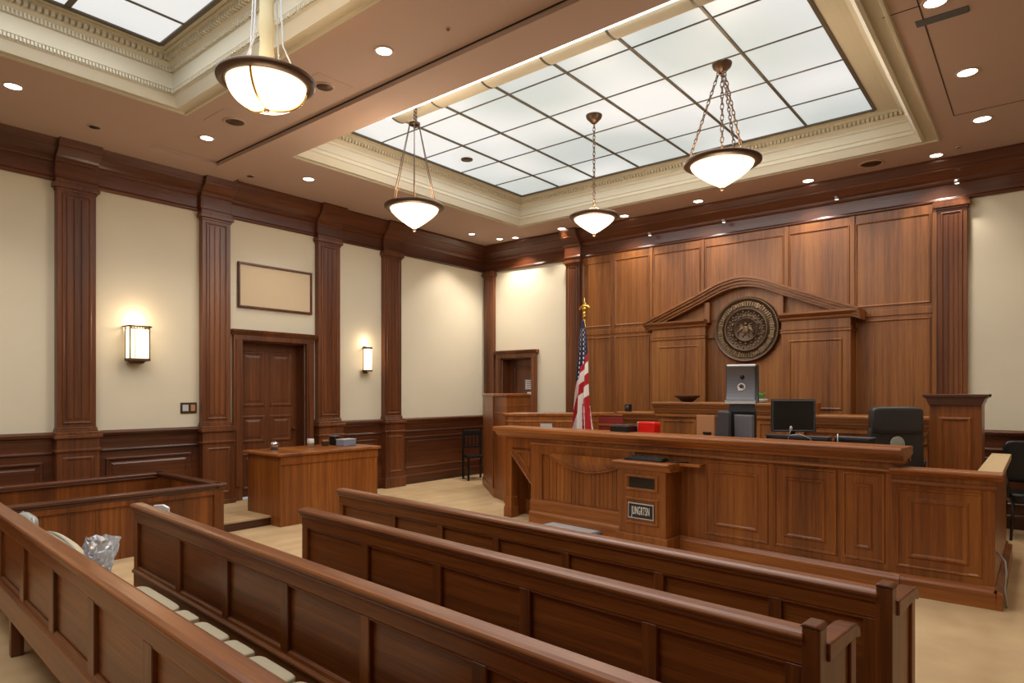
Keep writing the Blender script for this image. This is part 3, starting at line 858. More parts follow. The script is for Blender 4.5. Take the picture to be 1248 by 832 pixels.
# monitor
p = at(967, 7.08)
t = thing('monitor', 'black computer monitor on the clerk bench seen from behind', 'monitor', (*p, ZW), R(34))
m = MB(); m.prism([(-.235, .20), (.235, .20), (.225, .55), (-.235, .55)], 'y', -.02, .02); m.build('screen', BLACK, t, bevel=.008)
m = MB(); m.frame_rings(-.235, .225, .20, .55, [(0, -.0205), (.012, -.026), (.02, -.0215)], cap=False); m.box(-.235, .225, -.021, .021, .547, .556); m.build('bezel', DGREY, t)
m = MB(); m.box(-.03, .03, .02, .05, 0, .35); m.box(-.12, .12, -.04, .14, 0, .015); m.build('stand', BLACK, t, bevel=.004)
p = at(961, 6.62)
t = thing('microphone', 'thin silver gooseneck microphone in front of the black monitor', 'microphone', (*p, ZW), 0)
MB().tube([(-.03, 0, 0), (-.01, 0, .12), (.005, 0, .19), (.02, 0, .24)], .005).build('gooseneck', SILVER, t)
MB().ell((.024, 0, .262), (.014, .014, .026)).build('head', LGREY, t); MB().lathe([(0, 0), (.045, 0), (.04, .015), (0, .02)], c=(-.03, 0, 0), n=20).build('base', BLACK, t)
p = at(975, 6.80)
t = thing('document_tray', 'low dark tray with a grey rim under the black monitor', 'tray', (*p, ZW), HB)
MB().box(-.34, .30, -.055, .055, 0, .16).build('tray_body', BLACK, t, bevel=.01)
MB().box(-.345, .305, -.06, .06, .16, .178).build('rim', DGREY, t, bevel=.004)
tag(MB().tube([(*at(963, 6.66), ZW+.19), (*at(975, 6.66), ZW+.20), (*at(988, 6.66), ZW+.155), (*at(992, 6.66), ZW+.0)], .004).build('cable', LGREY), 'pale grey cable curling beside the gooseneck microphone', 'cable')
p = at(1042, 6.75)
t = thing('document_tray', 'dark shallow box between the monitor and the leather chair', 'tray', (*p, ZW), HB)
MB().box(-.17, .17, -.1, .1, 0, .15).build('tray_body', BLACK, t, bevel=.008)
m = MB(); m.box(-.175, .175, -.105, .105, .15, .165); m.build('rim', DGREY, t, bevel=.004)
p = at(1021, 6.7)
t = thing('desk_clamp', 'small silver bracket beside the dark shallow box', 'bracket', (*p, ZW), 0)
MB().tube([(0, 0, 0), (0, 0, .2)], .008).build('post', SILVER, t); MB().box(-.04, .01, -.01, .01, .08, .11).build('arm', SILVER, t, bevel=.004)

# leather executive chair
def exec_chair(label, loc, rz):
    t = thing('office_chair', label, 'chair', loc, rz)
    m = MB(); rounded_box(m, -.27, .27, -.05, .06, .42, 1.02, 0, .22); m.build('backrest', LEATHER, t)
    m = MB(); rounded_box(m, -.26, .26, -.09, .07, .93, 1.225, 0, .32); m.build('headrest', LEATHER, t)
    m = MB(); rounded_box(m, -.27, .27, -.03, .50, .38, .50, 0, .3); m.build('seat', LEATHER, t)
    for sx in (-1, 1):
        m = MB(); m.tube([(sx*.29, .05, .45), (sx*.31, .06, .62), (sx*.31, .12, .66), (sx*.31, .36, .66), (sx*.30, .38, .45)], .02); m.build('armrest', BLACK, t)
    m = MB(); m.tube([(0, .22, .38), (0, .22, .10)], .03); m.build('column', SILVER, t)
    m = MB()
    for k in range(5):
        a = 2*PI*k/5; m.tube([(0, .22, .12), (.3*math.cos(a), .22+.3*math.sin(a), .06)], [.025, .015]); m.ell((.3*math.cos(a), .22+.3*math.sin(a), .03), (.03, .03, .03))
    m.build('wheel_base', BLACK, t)
    return t
p = at(1090, 7.05)
ch = exec_chair('high-backed dark leather office chair behind the bench end', (p[0], max(p[1], 7.78)+.05, .32), R(28))
m = MB(); m.ell((0, -.065, .82), (.075, .014, .085)); o = m.build('oval_patch', GCUSH, ch); o['label'] = 'pale oval patch on the back of the chair'  # plain pale oval on the chair back

# black chairs at the far right
t = thing('office_chair', 'black office chair behind the pale-capped partition at right edge', 'chair', (*at(1262, 7.5), 0), R(10))
m = MB(); rounded_box(m, -.27, .27, .20, .30, .62, 1.12, 0, .3); m.build('backrest', BLACK, t)
m = MB(); rounded_box(m, -.28, .28, -.28, .26, .42, .55, 0, .3); m.build('seat', BLACK, t)
for sx in (-1, 1): MB().tube([(sx*.28, .22, .5), (sx*.3, .22, .72), (sx*.3, -.2, .72), (sx*.28, -.22, .5)], .02).build('armrest', BLACK, t)
for sx in (-1, 1):
    for y in (-.22, .22): MB().tube([(sx*.24, y, .45), (sx*.26, y, .0)], .015).build('leg', BLACK, t)

# stool near the far corner
t = thing('chair', 'dark slatted wooden chair against the left wall by the witness stand', 'chair', (-8.60, 9.35, 0), R(60))
MB().box(-.2, .2, -.2, .2, .44, .48).build('seat', BLACK, t, bevel=.01)
m = MB(); m.box(-.19, .19, .17, .2, .85, .95); m.box(-.19, .19, .17, .2, .6, .64)
for k in range(5): m.box(-.16+k*.075, -.135+k*.075, .178, .192, .6, .9)
m.build('backrest', BLACK, t, bevel=.004)
for sx in (-.18, .18):
    for y in (-.18, .18): MB().box(sx-.018, sx+.018, y-.018, y+.018, 0, .98 if y > 0 else .45).build('leg', BLACK, t)

# floor grille in front of bench
t = thing('floor_hatch', 'grey metal hatch lying on the carpet before the clerk bench', 'hatch', (-4.42, 6.60, 0), HB)
MB().box(-.42, .40, -.16, .12, 0, .05).build('frame', MGREY, t, bevel=.008)
MB().box(-.38, .36, -.13, .09, .05, .058).build('plate', LGREY, t, bevel=.004)

# ------------------------------------------------------------------ flag
t = thing('flag', 'furled American flag on a gold-topped pole left of the pediment', 'flag', (*at(712.5, 9.3), 0))
m = MB(); m.lathe([(0, 0), (.16, 0), (.16, .03), (.05, .08), (0, .09)], n=28); m.build('base', BRASS, t)
MB().tube([(0, 0, .05), (0, 0, 2.82)], .014).build('pole', BRASS, t)
m = MB(); m.lathe([(0, 2.76), (.022, 2.77), (.026, 2.80), (.016, 2.82), (.03, 2.84), (.012, 2.86), (0, 2.87)], n=20)
m.ell((0, 0, 2.90), (.035, .025, .03)); m.tube([(-.09, 0, 2.885), (-.06, 0, 2.93), (0, 0, 2.94), (.06, 0, 2.93), (.09, 0, 2.885)], [.012, .022, .024, .022, .012]); m.tube([(0, 0, 2.93), (0, 0, 3.0), (0, 0, 3.06)], [.016, .012, .003])
m.ell((0, 0, 2.97), (.03, .012, .018)); m.build('finial', BRASS, t)
NU, NV = 90, 150
v = []; f = []; mi = []
zt, zb = 2.72, 1.02
for j in range(NV+1):
    q = j/NV
    wl = -(.025 + .145*q**.8); wr = .03 + .13*q**1.0 + .02*math.sin(q*7)
    for i in range(NU+1):
        u = i/NU
        x = wl + (wr-wl)*u
        x += .012*math.sin(u*19+q*3)*q
        y = -.05 - .055*q*math.sin(u*15+q*2.2) - .03*math.sin(PI*u)
        zz = zt - (zt-zb)*q - .10*q*abs(u-.45)
        v.append((x, y, zz))
NAVYI, REDI, WHI = 0, 1, 2
stars = [(random.random(), random.random()) for _ in range(60)]
for j in range(NV):
    for i in range(NU):
        u = (i+.5)/NU; q = (j+.5)/NV
        a = j*(NU+1)+i
        f.append((a, a+1, a+NU+2, a+NU+1))
        lim = .44 if u < .45 else .40 - .25*(u-.45)
        if u < .25: lim = .52 - .2*u
        if q < lim:
            sx = (u*5 + q*1.2) % 1; sy = (q*26 + (int(u*5 + q*1.2) % 2)*.5) % 1
            mi.append(WHI if ((sx-.5)**2*5 + (sy-.5)**2 < .09 and q > .06) else NAVYI)
        else:
            if u < .38: s_ = (u*1.0 + q*1.3)*5.2
            elif q < .70: s_ = (q*11 + u*2.4)
            else: s_ = u*7.0 + q*1.5
            mi.append(REDI if int(math.floor(s_*1.0)) % 2 else WHI)
m = MB(); m.smooth = True; m.add(v, f); m.mi = mi
o = m.build('flag_cloth', [NAVY, FRED, FWHITE], t)
sd = o.modifiers.new('solid', 'SOLIDIFY'); sd.thickness = .004

# ------------------------------------------------------------------ desk on the left platform
t = thing('side_desk', 'plain wooden desk standing by the left door platform', 'desk', (0, 0, 0))
m = MB(); X0, X1, Y0, Y1 = -8.22, -7.42, 4.46, 6.0
m.box(X1-.03, X1, Y0, Y1, 0, .89); m.box(X0, X1-.03, Y0+.002, Y0+.03, .12, .89); m.box(-7.655, X1-.03, Y0+.002, Y0+.03, 0, .12); m.box(X0, X1-.03, Y1-.03, Y1-.002, .12, .89)
m.box(X1-.002, X1+.012, Y0-.001, Y1+.001, .78, .888); m.box(X1, X1+.003, Y0+.77, Y0+.775, 0, .78)
m.build('body', WBZ, t, bevel=.003, seg=1)
MB().box(X0-.05, X1+.04, Y0-.05, Y1+.04, .89, .93).build('desktop', WBX, t, bevel=.012)
# things on it
t = thing('desk_bell', 'round chrome ball on a dark base on the side desk', 'ornament', (-8.0, 4.72, .93))
MB().ell((0, 0, .065), (.055, .055, .055), 24, 16).build('ball', plain('chrome', (210, 212, 216), .08, 1.0), t)
MB().lathe([(0, 0), (.05, 0), (.045, .02), (0, .02)], n=20).build('base', BLACK, t)
t = thing('paper_cup', 'pale cup-shaped holder beside the grey box on the desk', 'cup', (-8.0, 5.28, .93))
MB().lathe([(0, 0), (.04, 0), (.048, .115), (.04, .115), (.034, .01), (0, .01)], n=24).build('cup_body', LGREY, t)
MB().lathe([(.041, .03), (.046, .03), (.049, .085), (.044, .085)], n=24).build('band', CUSH, t)
t = boxthing('card_holder', 'small bronze holder between cup and grey box', 'holder', (-8.0, 5.52, .93), 0, (.05, .1, .07), BRONZE)
MB().box(-.01, .01, -.045, .045, .07, .085).build('cards', TAN, t)
t = boxthing('storage_box', 'black upright box at the back of the side desk', 'box', (-8.0, 5.68, .93), R(6), (.12, .10, .13), BLACK)
MB().box(-.061, .061, -.051, .051, .13, .138).build('lid', MGREY, t)
t = boxthing('storage_box', 'pale blue grey box at the front of the side desk', 'box', (-7.78, 5.72, .93), R(6), (.16, .24, .09), plain('blue_grey_card', (128, 134, 150), .6))
MB().box(-.083, .083, -.123, .123, .09, .1).build('lid', LGREY, t, bevel=.003)

# ------------------------------------------------------------------ jury box
t = thing('jury_box', 'low wooden jury rail enclosure at the left wall', 'jury box', (0, 0, 0))
JX0, JX1, JY0, JY1 = -8.93, -7.28, -1.6, 3.62
def rail(mb, x0, x1, y0, y1, z=.66):
    mb.box(x0, x1, y0, y1, z-.035, z)
m = MB(); m.box(JX1-.05, JX1, JY0, JY1, 0, .62)
y = JY0
while y < JY1-.4: m.box(JX1-.001, JX1+.004, y, y+.008, 0, .6); y += .22
m.box(JX1, JX1+.02, JY0, JY1, .54, .62)
m.build('near_panel', WPZ, t)
MB().box(JX0, JX0+.04, JY0, JY1, 0, .62).build('far_panel', WPZ, t)
MB().box(JX0, JX1, JY1-.04, JY1, 0, .62).build('end_panel', WPZ, t)
for (a, b, c, d) in ((JX1-.06, JX1+.05, JY0, JY1), (JX0-.03, JX0+.09, JY0, JY1+.05), (JX0-.03, JX1+.06, JY1-.06, JY1+.06)):
    m = MB(); m.box(a, b, c, d, .625, .665); m.box(a+.015, b-.015, c+.015, d-.015, .60, .626); m.build('cap_rail', WDY if d-c > 2 else WDX, t, bevel=.012)
MB().box(JX1-.07, JX1+.03, JY1-.08, JY1+.03, 0, .62).build('corner_post', WPZ, t, bevel=.004, seg=1)

# ------------------------------------------------------------------ pews
def pew(label, start, heading, L, stiles, sw, post=True, z=.90, sd=.46):
    """x along the pew, back face towards -y"""
    t = thing('pew', label, 'pew', (start[0], start[1], 0), heading, 'courtroom pews')
    Z1, ZR, ZP = z-.03, z-.12, .44
    m = MB()
    m.box(0, L, -.012, .018, .40, Z1)                       # recessed sheet
    m.build('back_board', WPX, t)
    m = MB()
    m.box(0, L, -.035, .03, ZR, Z1)                         # upper rail
    m.box(0, L, -.035, .03, .24, .40)                       # lower rail
    m.prism([(-.03, .40), (-.045, .405), (-.05, .42), (-.035, .435), (-.028, .455), (-.012, .46), (-.012, .40)], 'x', 0, L)
    m.prism([(-.03, ZR), (-.03, ZR-.012), (-.012, ZR-.02), (-.012, ZR)], 'x', 0, L)
    m.build('back_rails', WPX, t, bevel=.004, seg=1)
    for i, s0 in enumerate([0] + list(stiles) + [L-sw]):
        m = MB(); m.box(s0, s0+sw, -.033, .028, .40, ZR); m.build('stile', WPZ, t, bevel=.004, seg=1)
    m = MB()
    m.prism([(-.042, Z1-.008), (-.054, Z1), (-.058, Z1+.012), (-.05, Z1+.024), (-.032, Z1+.03), (.022, Z1+.03), (.040, Z1+.022), (.045, Z1+.008), (.035, Z1-.006)], 'x', -.02, L + (0 if post else .03))
    m.prism([(-.034, Z1-.03), (-.045, Z1-.018), (-.047, Z1-.004), (.037, Z1-.004), (.029, Z1-.03)], 'x', -.01, L)
    m.smooth = False
    m.build('top_rail', WPX, t, bevel=.006)
    m = MB(); m.box(.02, L-.02, .031, sd, .38, .42); m.box(.02, L-.02, sd-.03, sd, .33, .379); m.build('seat', WPX, t, bevel=.01)
    n = max(3, int(L/1.1))
    for k in range(n):
        xx = .08 + (L-.2)*k/(n-1)
        for yy in (-.03, .38):
            MB().box(xx-.03, xx+.035, yy, yy+.07, 0, .24 if yy < 0 else .38).build('leg', WDZ, t, bevel=.004, seg=1)
    if post:
        m = MB(); m.box(L-.008, L+.052, -.046, .026, 0, z+.015); m.prism([(L-.014, z+.015), (L+.058, z+.015), (L+.046, z+.03), (L-.002, z+.03)], 'y', -.052, .032)
        m.build('end_post', WPZ, t, bevel=.006)
        m = MB(); m.box(L+.002, L+.038, .026, .33, .10, z-.1); m.build('end_panel', WPZ, t, bevel=.004)
        m = MB(); m.box(L-.005, L+.05, .30, .36, 0, z-.09); m.build('front_post', WPZ, t, bevel=.005)
        m = MB(); pts = []
        m.prism([(.026, z-.11), (.026, z-.045), (.29, z-.05), (.34, z-.058), (.372, z-.08), (.378, z-.115), (.365, z-.12), (.345, z-.11), (.30, z-.105)], 'x', L-.008, L+.062)
        m.build('armrest', WPX, t, bevel=.016)
    return t
HP = -R(4.0)
p1 = pew('nearest pew, cut by the left and bottom edges of the photo', (-6.55, 1.306-.0), HP, 8.2, [.74*k + .26 for k in range(1, 10)], .10, post=True, sd=.55)
p2 = pew('second pew from the camera, with beige cushions before it', (-5.06, 1.916), HP, 5.1, [.805, 1.505, 2.185, 2.865, 3.55, 4.25], .075)
p3 = pew('third pew from the camera, ending in a square post', (-3.95, 2.572), HP, 3.345, [.725, 1.40, 2.04, 2.71], .068)
p4 = pew('farthest pew, nearest the clerk bench', (-4.52, 3.287), HP, 4.02, [.715, 1.255, 1.80, 2.365, 2.98, 3.57], .058)

# cushions on the nearest pew seat
P1M = Matrix.Translation((-6.55, 1.306, 0)) @ Matrix.Rotation(HP, 4, 'Z')
labs = ['first beige cushion from the left on the nearest pew seat', 'second beige cushion on the nearest pew seat, near the second pew end',
        'third beige seat cushion, a short one beside the second pew', 'fourth beige seat cushion from the left along the nearest pew',
        'fifth beige seat cushion from the left along the nearest pew', 'last visible beige cushion at the bottom edge of the photo']
for k, (a, b) in enumerate(((2.15, 2.78), (2.82, 3.03), (3.08, 3.42), (3.45, 3.69), (3.72, 4.08), (4.10, 4.55))):
    c = P1M @ Vector(((a+b)/2, .315, .421))
    t = thing('seat_cushion', labs[k], 'cushion', c, HP, 'beige pew cushions')
    m = MB(); rounded_box(m, -(b-a)/2, (b-a)/2, -.22, .225, 0, .075, 0, .22); m.build('pad', CUSH, t)
    m = MB(); w_ = (b-a)/2
    m.tube([(-w_+.03, -.17, .033), (w_-.03, -.17, .033), (w_-.01, -.14, .033), (w_-.01, .17, .033), (w_-.03, .205, .033), (-w_+.03, .205, .033), (-w_+.01, .17, .033), (-w_+.01, -.15, .033)], .008, 6); m.build('piping', CUSH, t)
c = (-5.28, 1.49, .42)
t = thing('bolster_cushion', 'long pale cushion leaning up behind the nearest pew', 'cushion', c, HP)
m = MB(Matrix()); m.ell((0, 0, .135), (.58, .08, .14), 28, 14, .7); m.build('pad', CUSH, t)
m = MB(Matrix()); m.tube([(.57*math.cos(a)**1, 0, .14+.14*abs(math.sin(a))**.7) for a in [PI*k/24 for k in range(25)]], .009, 6); m.build('piping', GCUSH, t)
c = (*at(34, 5.25), .42)
t = thing('back_cushion', 'square grey-green cushion at the left end of nearest pew', 'cushion', c, HP)
m = MB(); rounded_box(m, -.22, .22, -.04, .04, 0, .29, 0, .3); m.build('pad', GCUSH, t)
m = MB(); m.tube([(-.2, 0, .285), (.2, 0, .285), (.215, 0, .24), (.215, 0, .03)], .008, 6); m.build('piping', LGREY, t)
# crumpled clear plastic
c = (*at(117, 3.95), .487)
t = thing('plastic_bag', 'crumpled clear plastic bag standing on the nearest pew seat', 'bag', c, R(20))
rn = random.Random(3)
v = []; f = []
nn, mm = 22, 12
for k in range(mm+1):
    q = k/mm
    r0 = .05 + .022*math.sin(q*2.6) + .03*q**3
    for i in range(nn):
        a = 2*PI*i/nn
        r = r0*(1+.16*rn.uniform(-1, 1)+.12*math.sin(a*3+q*5))
        v.append((r*math.cos(a)*1.25 + .05*q, r*math.sin(a)*.8, .33*q + .010*rn.uniform(-1, 1)))
for k in range(mm):
    for i in range(nn):
        j = (i+1) % nn; f.append((k*nn+i, k*nn+j, (k+1)*nn+j, (k+1)*nn+i))
f.append(tuple(range(nn))[::-1])
m = MB(); m.add(v, f); m.build('bag_body', GLASSY, t)
m = MB(); m.smooth = False
for k in range(5):
    a = k*1.3; m.ell((.015*math.cos(a)+.01, .015*math.sin(a), .08+.045*k), (.035, .028, .03), 9, 6)
m.build('bag_contents', plain('foil', (205, 208, 212), .18, .9), t)
# white paper at the end of the second pew
t = thing('folded_paper', 'white folded paper peeping over the left end of the second pew', 'paper', (-4.98, 2.04, .42), R(12))
m = MB(); m.prism([(-.10, 0), (.10, 0), (.08, .445), (.02, .462), (-.08, .45)], 'y', -.01, .01); m.build('sheet', WHITE, t, bevel=.004)
MB().box(-.09, .09, .01, .014, .0, .4).build('back_sheet', LGREY, t)

# ------------------------------------------------------------------ wall things
# framed board
t = thing('framed_board', 'wide blank board in a thin dark frame above the left door', 'board', (XL, 5.41, 3.285), R(90))
m = MB(); m.box(-.60, .60, -.02, 0, -.31, .31); m.build('board', PANELM, t)
m = MB(); m.frame_rings(-.62, .62, -.335, .335, [(0, 0), (0, -.035), (.008, -.045), (.026, -.045), (.034, -.03), (.034, -.018)], cap=False); m.build('frame', WDY, t)
# switch plate
t = thing('switch_plate', 'dark bronze double switch plate on the cream left wall', 'switch', (XL, 4.09, 1.485), R(90))
MB().box(-.11, .11, -.012, 0, -.075, .075).build('plate', SWITCH, t, bevel=.004)
MB().box(-.085, -.005, -.02, -.012, -.045, .045).build('switch', LGREY, t, bevel=.006)
MB().box(.025, .085, -.02, -.012, -.045, .045).build('switch', TAN, t, bevel=.006)
# sconce 1: lantern
t = thing('wall_sconce', 'square lantern wall sconce on the wide cream bay at left', 'wall lamp', (XL, 3.40, 2.34), R(90))
m = MB(); m.box(-.03, .03, -.03, 0, -.2, .2); m.prism([(-.09, -.235), (.09, -.235), (.05, -.27), (-.05, -.27)], 'y', -.15, 0); m.build('back_plate', BRONZE, t, bevel=.004)
m = MB(); m.box(-.115, .115, -.18, -.03, -.20, .17); g = m.build('shade', SCON, t, bevel=.006)
m = MB()
for x in (-.122, .108): m.box(x, x+.014, -.187, -.173, -.23, .22)
for x in (-.122, .108): m.box(x, x+.014, -.04, -.026, -.23, .22)
m.box(-.125, .125, -.19, -.02, -.235, -.205)
m.box(-.14, .14, -.20, -.19, .195, .215); m.box(-.14, -.13, -.2, 0, .195, .215); m.box(.13, .14, -.2, 0, .195, .215)
for k in range(7): m.box(-.105+k*.033, -.095+k*.033, -.189, -.181, .17, .20)
m.box(-.06, -.052, -.186, -.18, -.2, .17)
m.build('cage', BRASS if False else BRONZE, t)
light('POINT', 'sconce_glow', (XL+.16, 3.40, 2.62), 4.5, (1, .76, .5), shadow_soft_size=.05)
light('POINT', 'sconce_glow', (XL+.32, 3.40, 2.34), 3.5, (1, .8, .56), shadow_soft_size=.1)
# sconce 2: half cylinder
t = thing('wall_sconce', 'narrow half-round wall sconce between the two farther pilasters', 'wall lamp', (XL, 7.09, 2.28), R(90))
m = MB(); m.lathe([(0, -.20), (.075, -.20), (.078, .17), (0, .17)], c=(0, -.085, 0), n=28); m.build('shade', SCON, t)
m = MB(); m.box(-.025, .025, -.03, 0, -.22, .22)
for z in (-.215, .175): m.lathe([(0, z), (.088, z), (.088, z+.022), (0, z+.022)], c=(0, -.085, 0), n=28)
m.tube([(-.09, -.085, -.22), (-.09, -.085, .22)], .006); m.tube([(.09, -.085, -.22), (.09, -.085, .22)], .006); m.ell((-.05, -.09, -.24), (.05, .03, .02)); m.build('holder', BRONZE, t)
light('POINT', 'sconce_glow', (XL+.11, 7.09, 2.56), 2.5, (1, .76, .5), shadow_soft_size=.05)
light('POINT', 'sconce_glow', (XL+.25, 7.09, 2.28), 2, (1, .8, .56), shadow_soft_size=.1)

# ------------------------------------------------------------------ pendants
def chain(mb, a, b, link=.045, r=.004):
    a = Vector(a); b = Vector(b); L = (b-a).length; d = (b-a).normalized()
    n = int(L/(link*.8))
    u = d.cross(Vector((0, 1, 0))).normalized(); w_ = d.cross(u)
    for k in range(n):
        c = a + d*(k+.5)*L/n
        s_ = u if k % 2 else w_
        pts = [c + d*math.cos(q)*link*.55 + s_*math.sin(q)*link*.24 for q in [2*PI*i/8 for i in range(9)]]
        mb.tube(pts, r, 5)
def pendant(label, xy, zr, r, ztop, kind, dep):
    t = thing('pendant_lamp', label, 'pendant lamp', (xy[0], xy[1], zr))
    s_ = r/.35
    m = MB(); m.lathe([(.284*s_, -.004), (.29*s_, -.014), (.31*s_, -.016), (.34*s_, -.006), (.354*s_, .006), (.356*s_, .024), (.345*s_, .034), (.30*s_, .034), (.284*s_, .02)], n=56)
    m.build('rim', BRONZE, t)
    dp = dep - .03
    prof = [(.288*s_, .02), (.286*s_, -.012)] + [((.286*s_)*(1-(q**1.28))+.004*(1-q), -.012-(dp+.018)*q**.95) for q in [k/12 for k in range(1, 13)]]
    if kind == 'bowl': prof = [(.285*s_, .01)] + [(.285*s_*math.cos(q*PI/2)**.8 if q < 1 else .0, -dep*math.sin(q*PI/2)**1.1) for q in [k/12 for k in range(1, 13)]]
    m = MB(); m.lathe(prof, n=48); m.build('glass_bowl', BOWL, t)
    zb = min(p_[1] for p_ in prof)
    m = MB(); m.ell((0, 0, zb-.008), (.022, .022, .018)); m.build('bottom_knob', BRONZE, t)
    if kind == 'bowl':
        for a in (R(-52), R(68), R(188)):
            m = MB(); m.tube([(p_[0]*1.012*math.cos(a), p_[0]*1.012*math.sin(a), p_[1]-.004) for p_ in prof], .008); m.build('strap', BRASS, t)
    H_ = ztop-zr
    if kind == 'rods':
        m = MB()
        for k in range(6):
            a = 2*PI*k/6+.3; m.tube([(.29*s_*math.cos(a), .29*s_*math.sin(a), .02), (.06*math.cos(a), .06*math.sin(a), H_-.25)], .005, 6)
        m.build('rods', BRONZE, t)
        m = MB(); chain(m, (.03, 0, H_-.3), (.03, 0, H_), .05, .006); chain(m, (-.03, .03, H_-.3), (-.03, .03, H_), .05, .006); m.lathe([(.05, H_-.27), (.07, H_-.26), (.07, H_-.24), (.05, H_-.23)], n=20); m.build('chain', BRONZE, t)
    elif kind == 'single':
        m = MB(); chain(m, (0, 0, .12), (0, 0, H_-.05), .06, .006); m.build('chain', BRONZE, t)
        m = MB()
        for k in range(3):
            a = 2*PI*k/3; m.tube([(.28*s_*math.cos(a), .28*s_*math.sin(a), .02), (.02*math.cos(a), .02*math.sin(a), .13)], .005, 6)
        m.build('hanger', BRONZE, t)
    elif kind == 'chains':
        for a in (R(-50), R(70), R(190)):
            m = MB(); chain(m, (.33*s_*math.cos(a), .33*s_*math.sin(a), .03), (.03*math.cos(a), .03*math.sin(a), H_-.07), .06, .006); m.build('chain', BRONZE, t)
        m = MB(); chain(m, (0, 0, .05), (0, 0, H_-.07), .07, .006); m.build('chain', BRONZE, t)
    else:
        m = MB()
        prof2 = [(.055+.006*math.sin(k*1.9)+.01*math.sin(k*.6), .09+(H_-.1)*k/60) for k in range(61)]
        m.lathe([(.048+.006*(k % 2)+.004*math.sin(k*.31), .10+(H_-.11)*k/80) for k in range(81)], n=20); m.build('cloth_sleeve', SLEEVE, t)
        m = MB()
        for k in range(4):
            a = 2*PI*k/4+.4; m.tube([(.26*s_*math.cos(a), .26*s_*math.sin(a), .02), (.14*math.cos(a), .14*math.sin(a), .25), (.09*math.cos(a), .09*math.sin(a), H_-.05)], .006, 6)
        m.lathe([(.05, .05), (.09, .06), (.09, .09), (.06, .11)], n=20)
        m.build('hanger', LGREY, t)
    if kind != 'rods':
        m = MB(); m.lathe([(0, H_-.10), (.03, H_-.10), (.09, H_-.04), (.10, H_-.01), (.10, H_), (0, H_)], n=28); m.build('canopy', BRONZE, t)
    light('POINT', 'pendant_bulb', (xy[0], xy[1], zr+.10), PEND_W, (1, .84, .64), shadow_soft_size=.08)
    light('POINT', 'pendant_bulb', (xy[0], xy[1], zr-.36*s_), PEND_W*.5, (1, .86, .68), shadow_soft_size=.12)
pendant('nearest and largest hanging bowl lamp, wrapped in cream cloth', at(325, 4.74), 3.96, .342, ZS, 'bowl', .19)
pendant('hanging bowl lamp on a fan of thin rods, left of centre', at(505, 7.6), 3.86, .345, ZS, 'rods', .25)
pendant('smallest hanging bowl lamp on one chain, at centre', at(724, 7.95), 3.84, .298, ZS, 'single', .20)
pendant('hanging bowl lamp on spread chains, at right', at(880, 6.70), 4.06, .385, ZS, 'chains', .25)

# ------------------------------------------------------------------ recessed lights
dl0 = thing('recessed_downlight', 'x', 'downlight', (0, 0, 0))
m = MB(); m.lathe([(.068, -.001), (.07, -.006), (.088, -.006), (.092, .0)], n=32); m.build('trim_ring', CEIL, dl0)
m = MB(); m.lathe([(0, -.003), (.07, -.003)], n=32); m.build('lens', LAMP, dl0)
k = .9868
DL = [((468, 62), 'round downlight alone on the strip between the two skylights', 1.0, ZC),
      ((16, 105), 'round downlight at the left edge of the photo', 1.0, ZL),
      ((252, 168), 'round downlight beside the round ceiling speaker near the left cornice', 1.0, ZC),
      ((376, 218), 'round downlight left of the big skylight, above the framed board', 1.0, ZC),
      ((575, 285), 'first of the corner downlights, nearest the left wall', .8, ZC),
      ((609, 291), 'corner downlight right above the corner of the walls', .8, ZC),
      ((640, 293), 'corner downlight closest to the back cornice above the far door', .8, ZC),
      ((686, 279), 'round downlight above the flag', 1.0, ZC),
      ((761, 263), 'round downlight just right of the smallest hanging lamp', 1.0, ZC),
      ((851, 245), 'downlight above the left half of the pediment', 1.0, ZC),
      ((985, 220), 'round downlight above the right half of the pediment', 1.0, ZC),
      ((1141, 189), 'round downlight off the back right corner of the skylight', 1.0, ZC),
      ((1197, 145), 'second of the downlights in the row at the right edge', 1.15, ZC),
      ((1179, 88), 'middle downlight of the row right of the skylight', 1.15, ZC),
      ((1140, 2), 'downlight at the top edge beside the slotted air vent', 1.1, ZC)]
def ceil_at(u, v, z):
    a = (u-624)/789; D = (z-1.7)*789/(478-v); return at(u, D)
first = True
for (uv, lab, sc, z) in DL:
    x, y = ceil_at(*uv, z)
    if y > YB-.36: y = YB-.36
    o = dl0 if first else copy_tree(dl0)
    first = False
    o.location = (x, y, z-.001); o['label'] = lab; o.scale = (sc, sc, 1)
    l = light('SPOT', 'downlight_beam', (x, y, z-.02), DOWN_W*(1.8 if uv in ((640, 293), (575, 285)) else 1), WARM, spot_size=R(105), spot_blend=.6, shadow_soft_size=.06)
# further downlights over the part of the room behind the camera (light only where lamps would be)
for (x, y) in ((1.2, 5.9), (1.4, 8.4), (1.2, 2.0), (1.6, -1.2), (-8.0, -1.0), (-8.0, .3), (-3.0, -3.2), (-6.2, -3.2)):
    o = copy_tree(dl0); z = ZC if y > 4.5 else ZL; o.location = (x, y, z-.001); o['label'] = 'round downlight over the part of the room outside the photo'; o['group'] = 'unseen downlights'; o.scale = (1, 1, 1)
    light('SPOT', 'downlight_beam', (x, y, z-.02), DOWN_W, WARM, spot_size=R(105), spot_blend=.6, shadow_soft_size=.06)

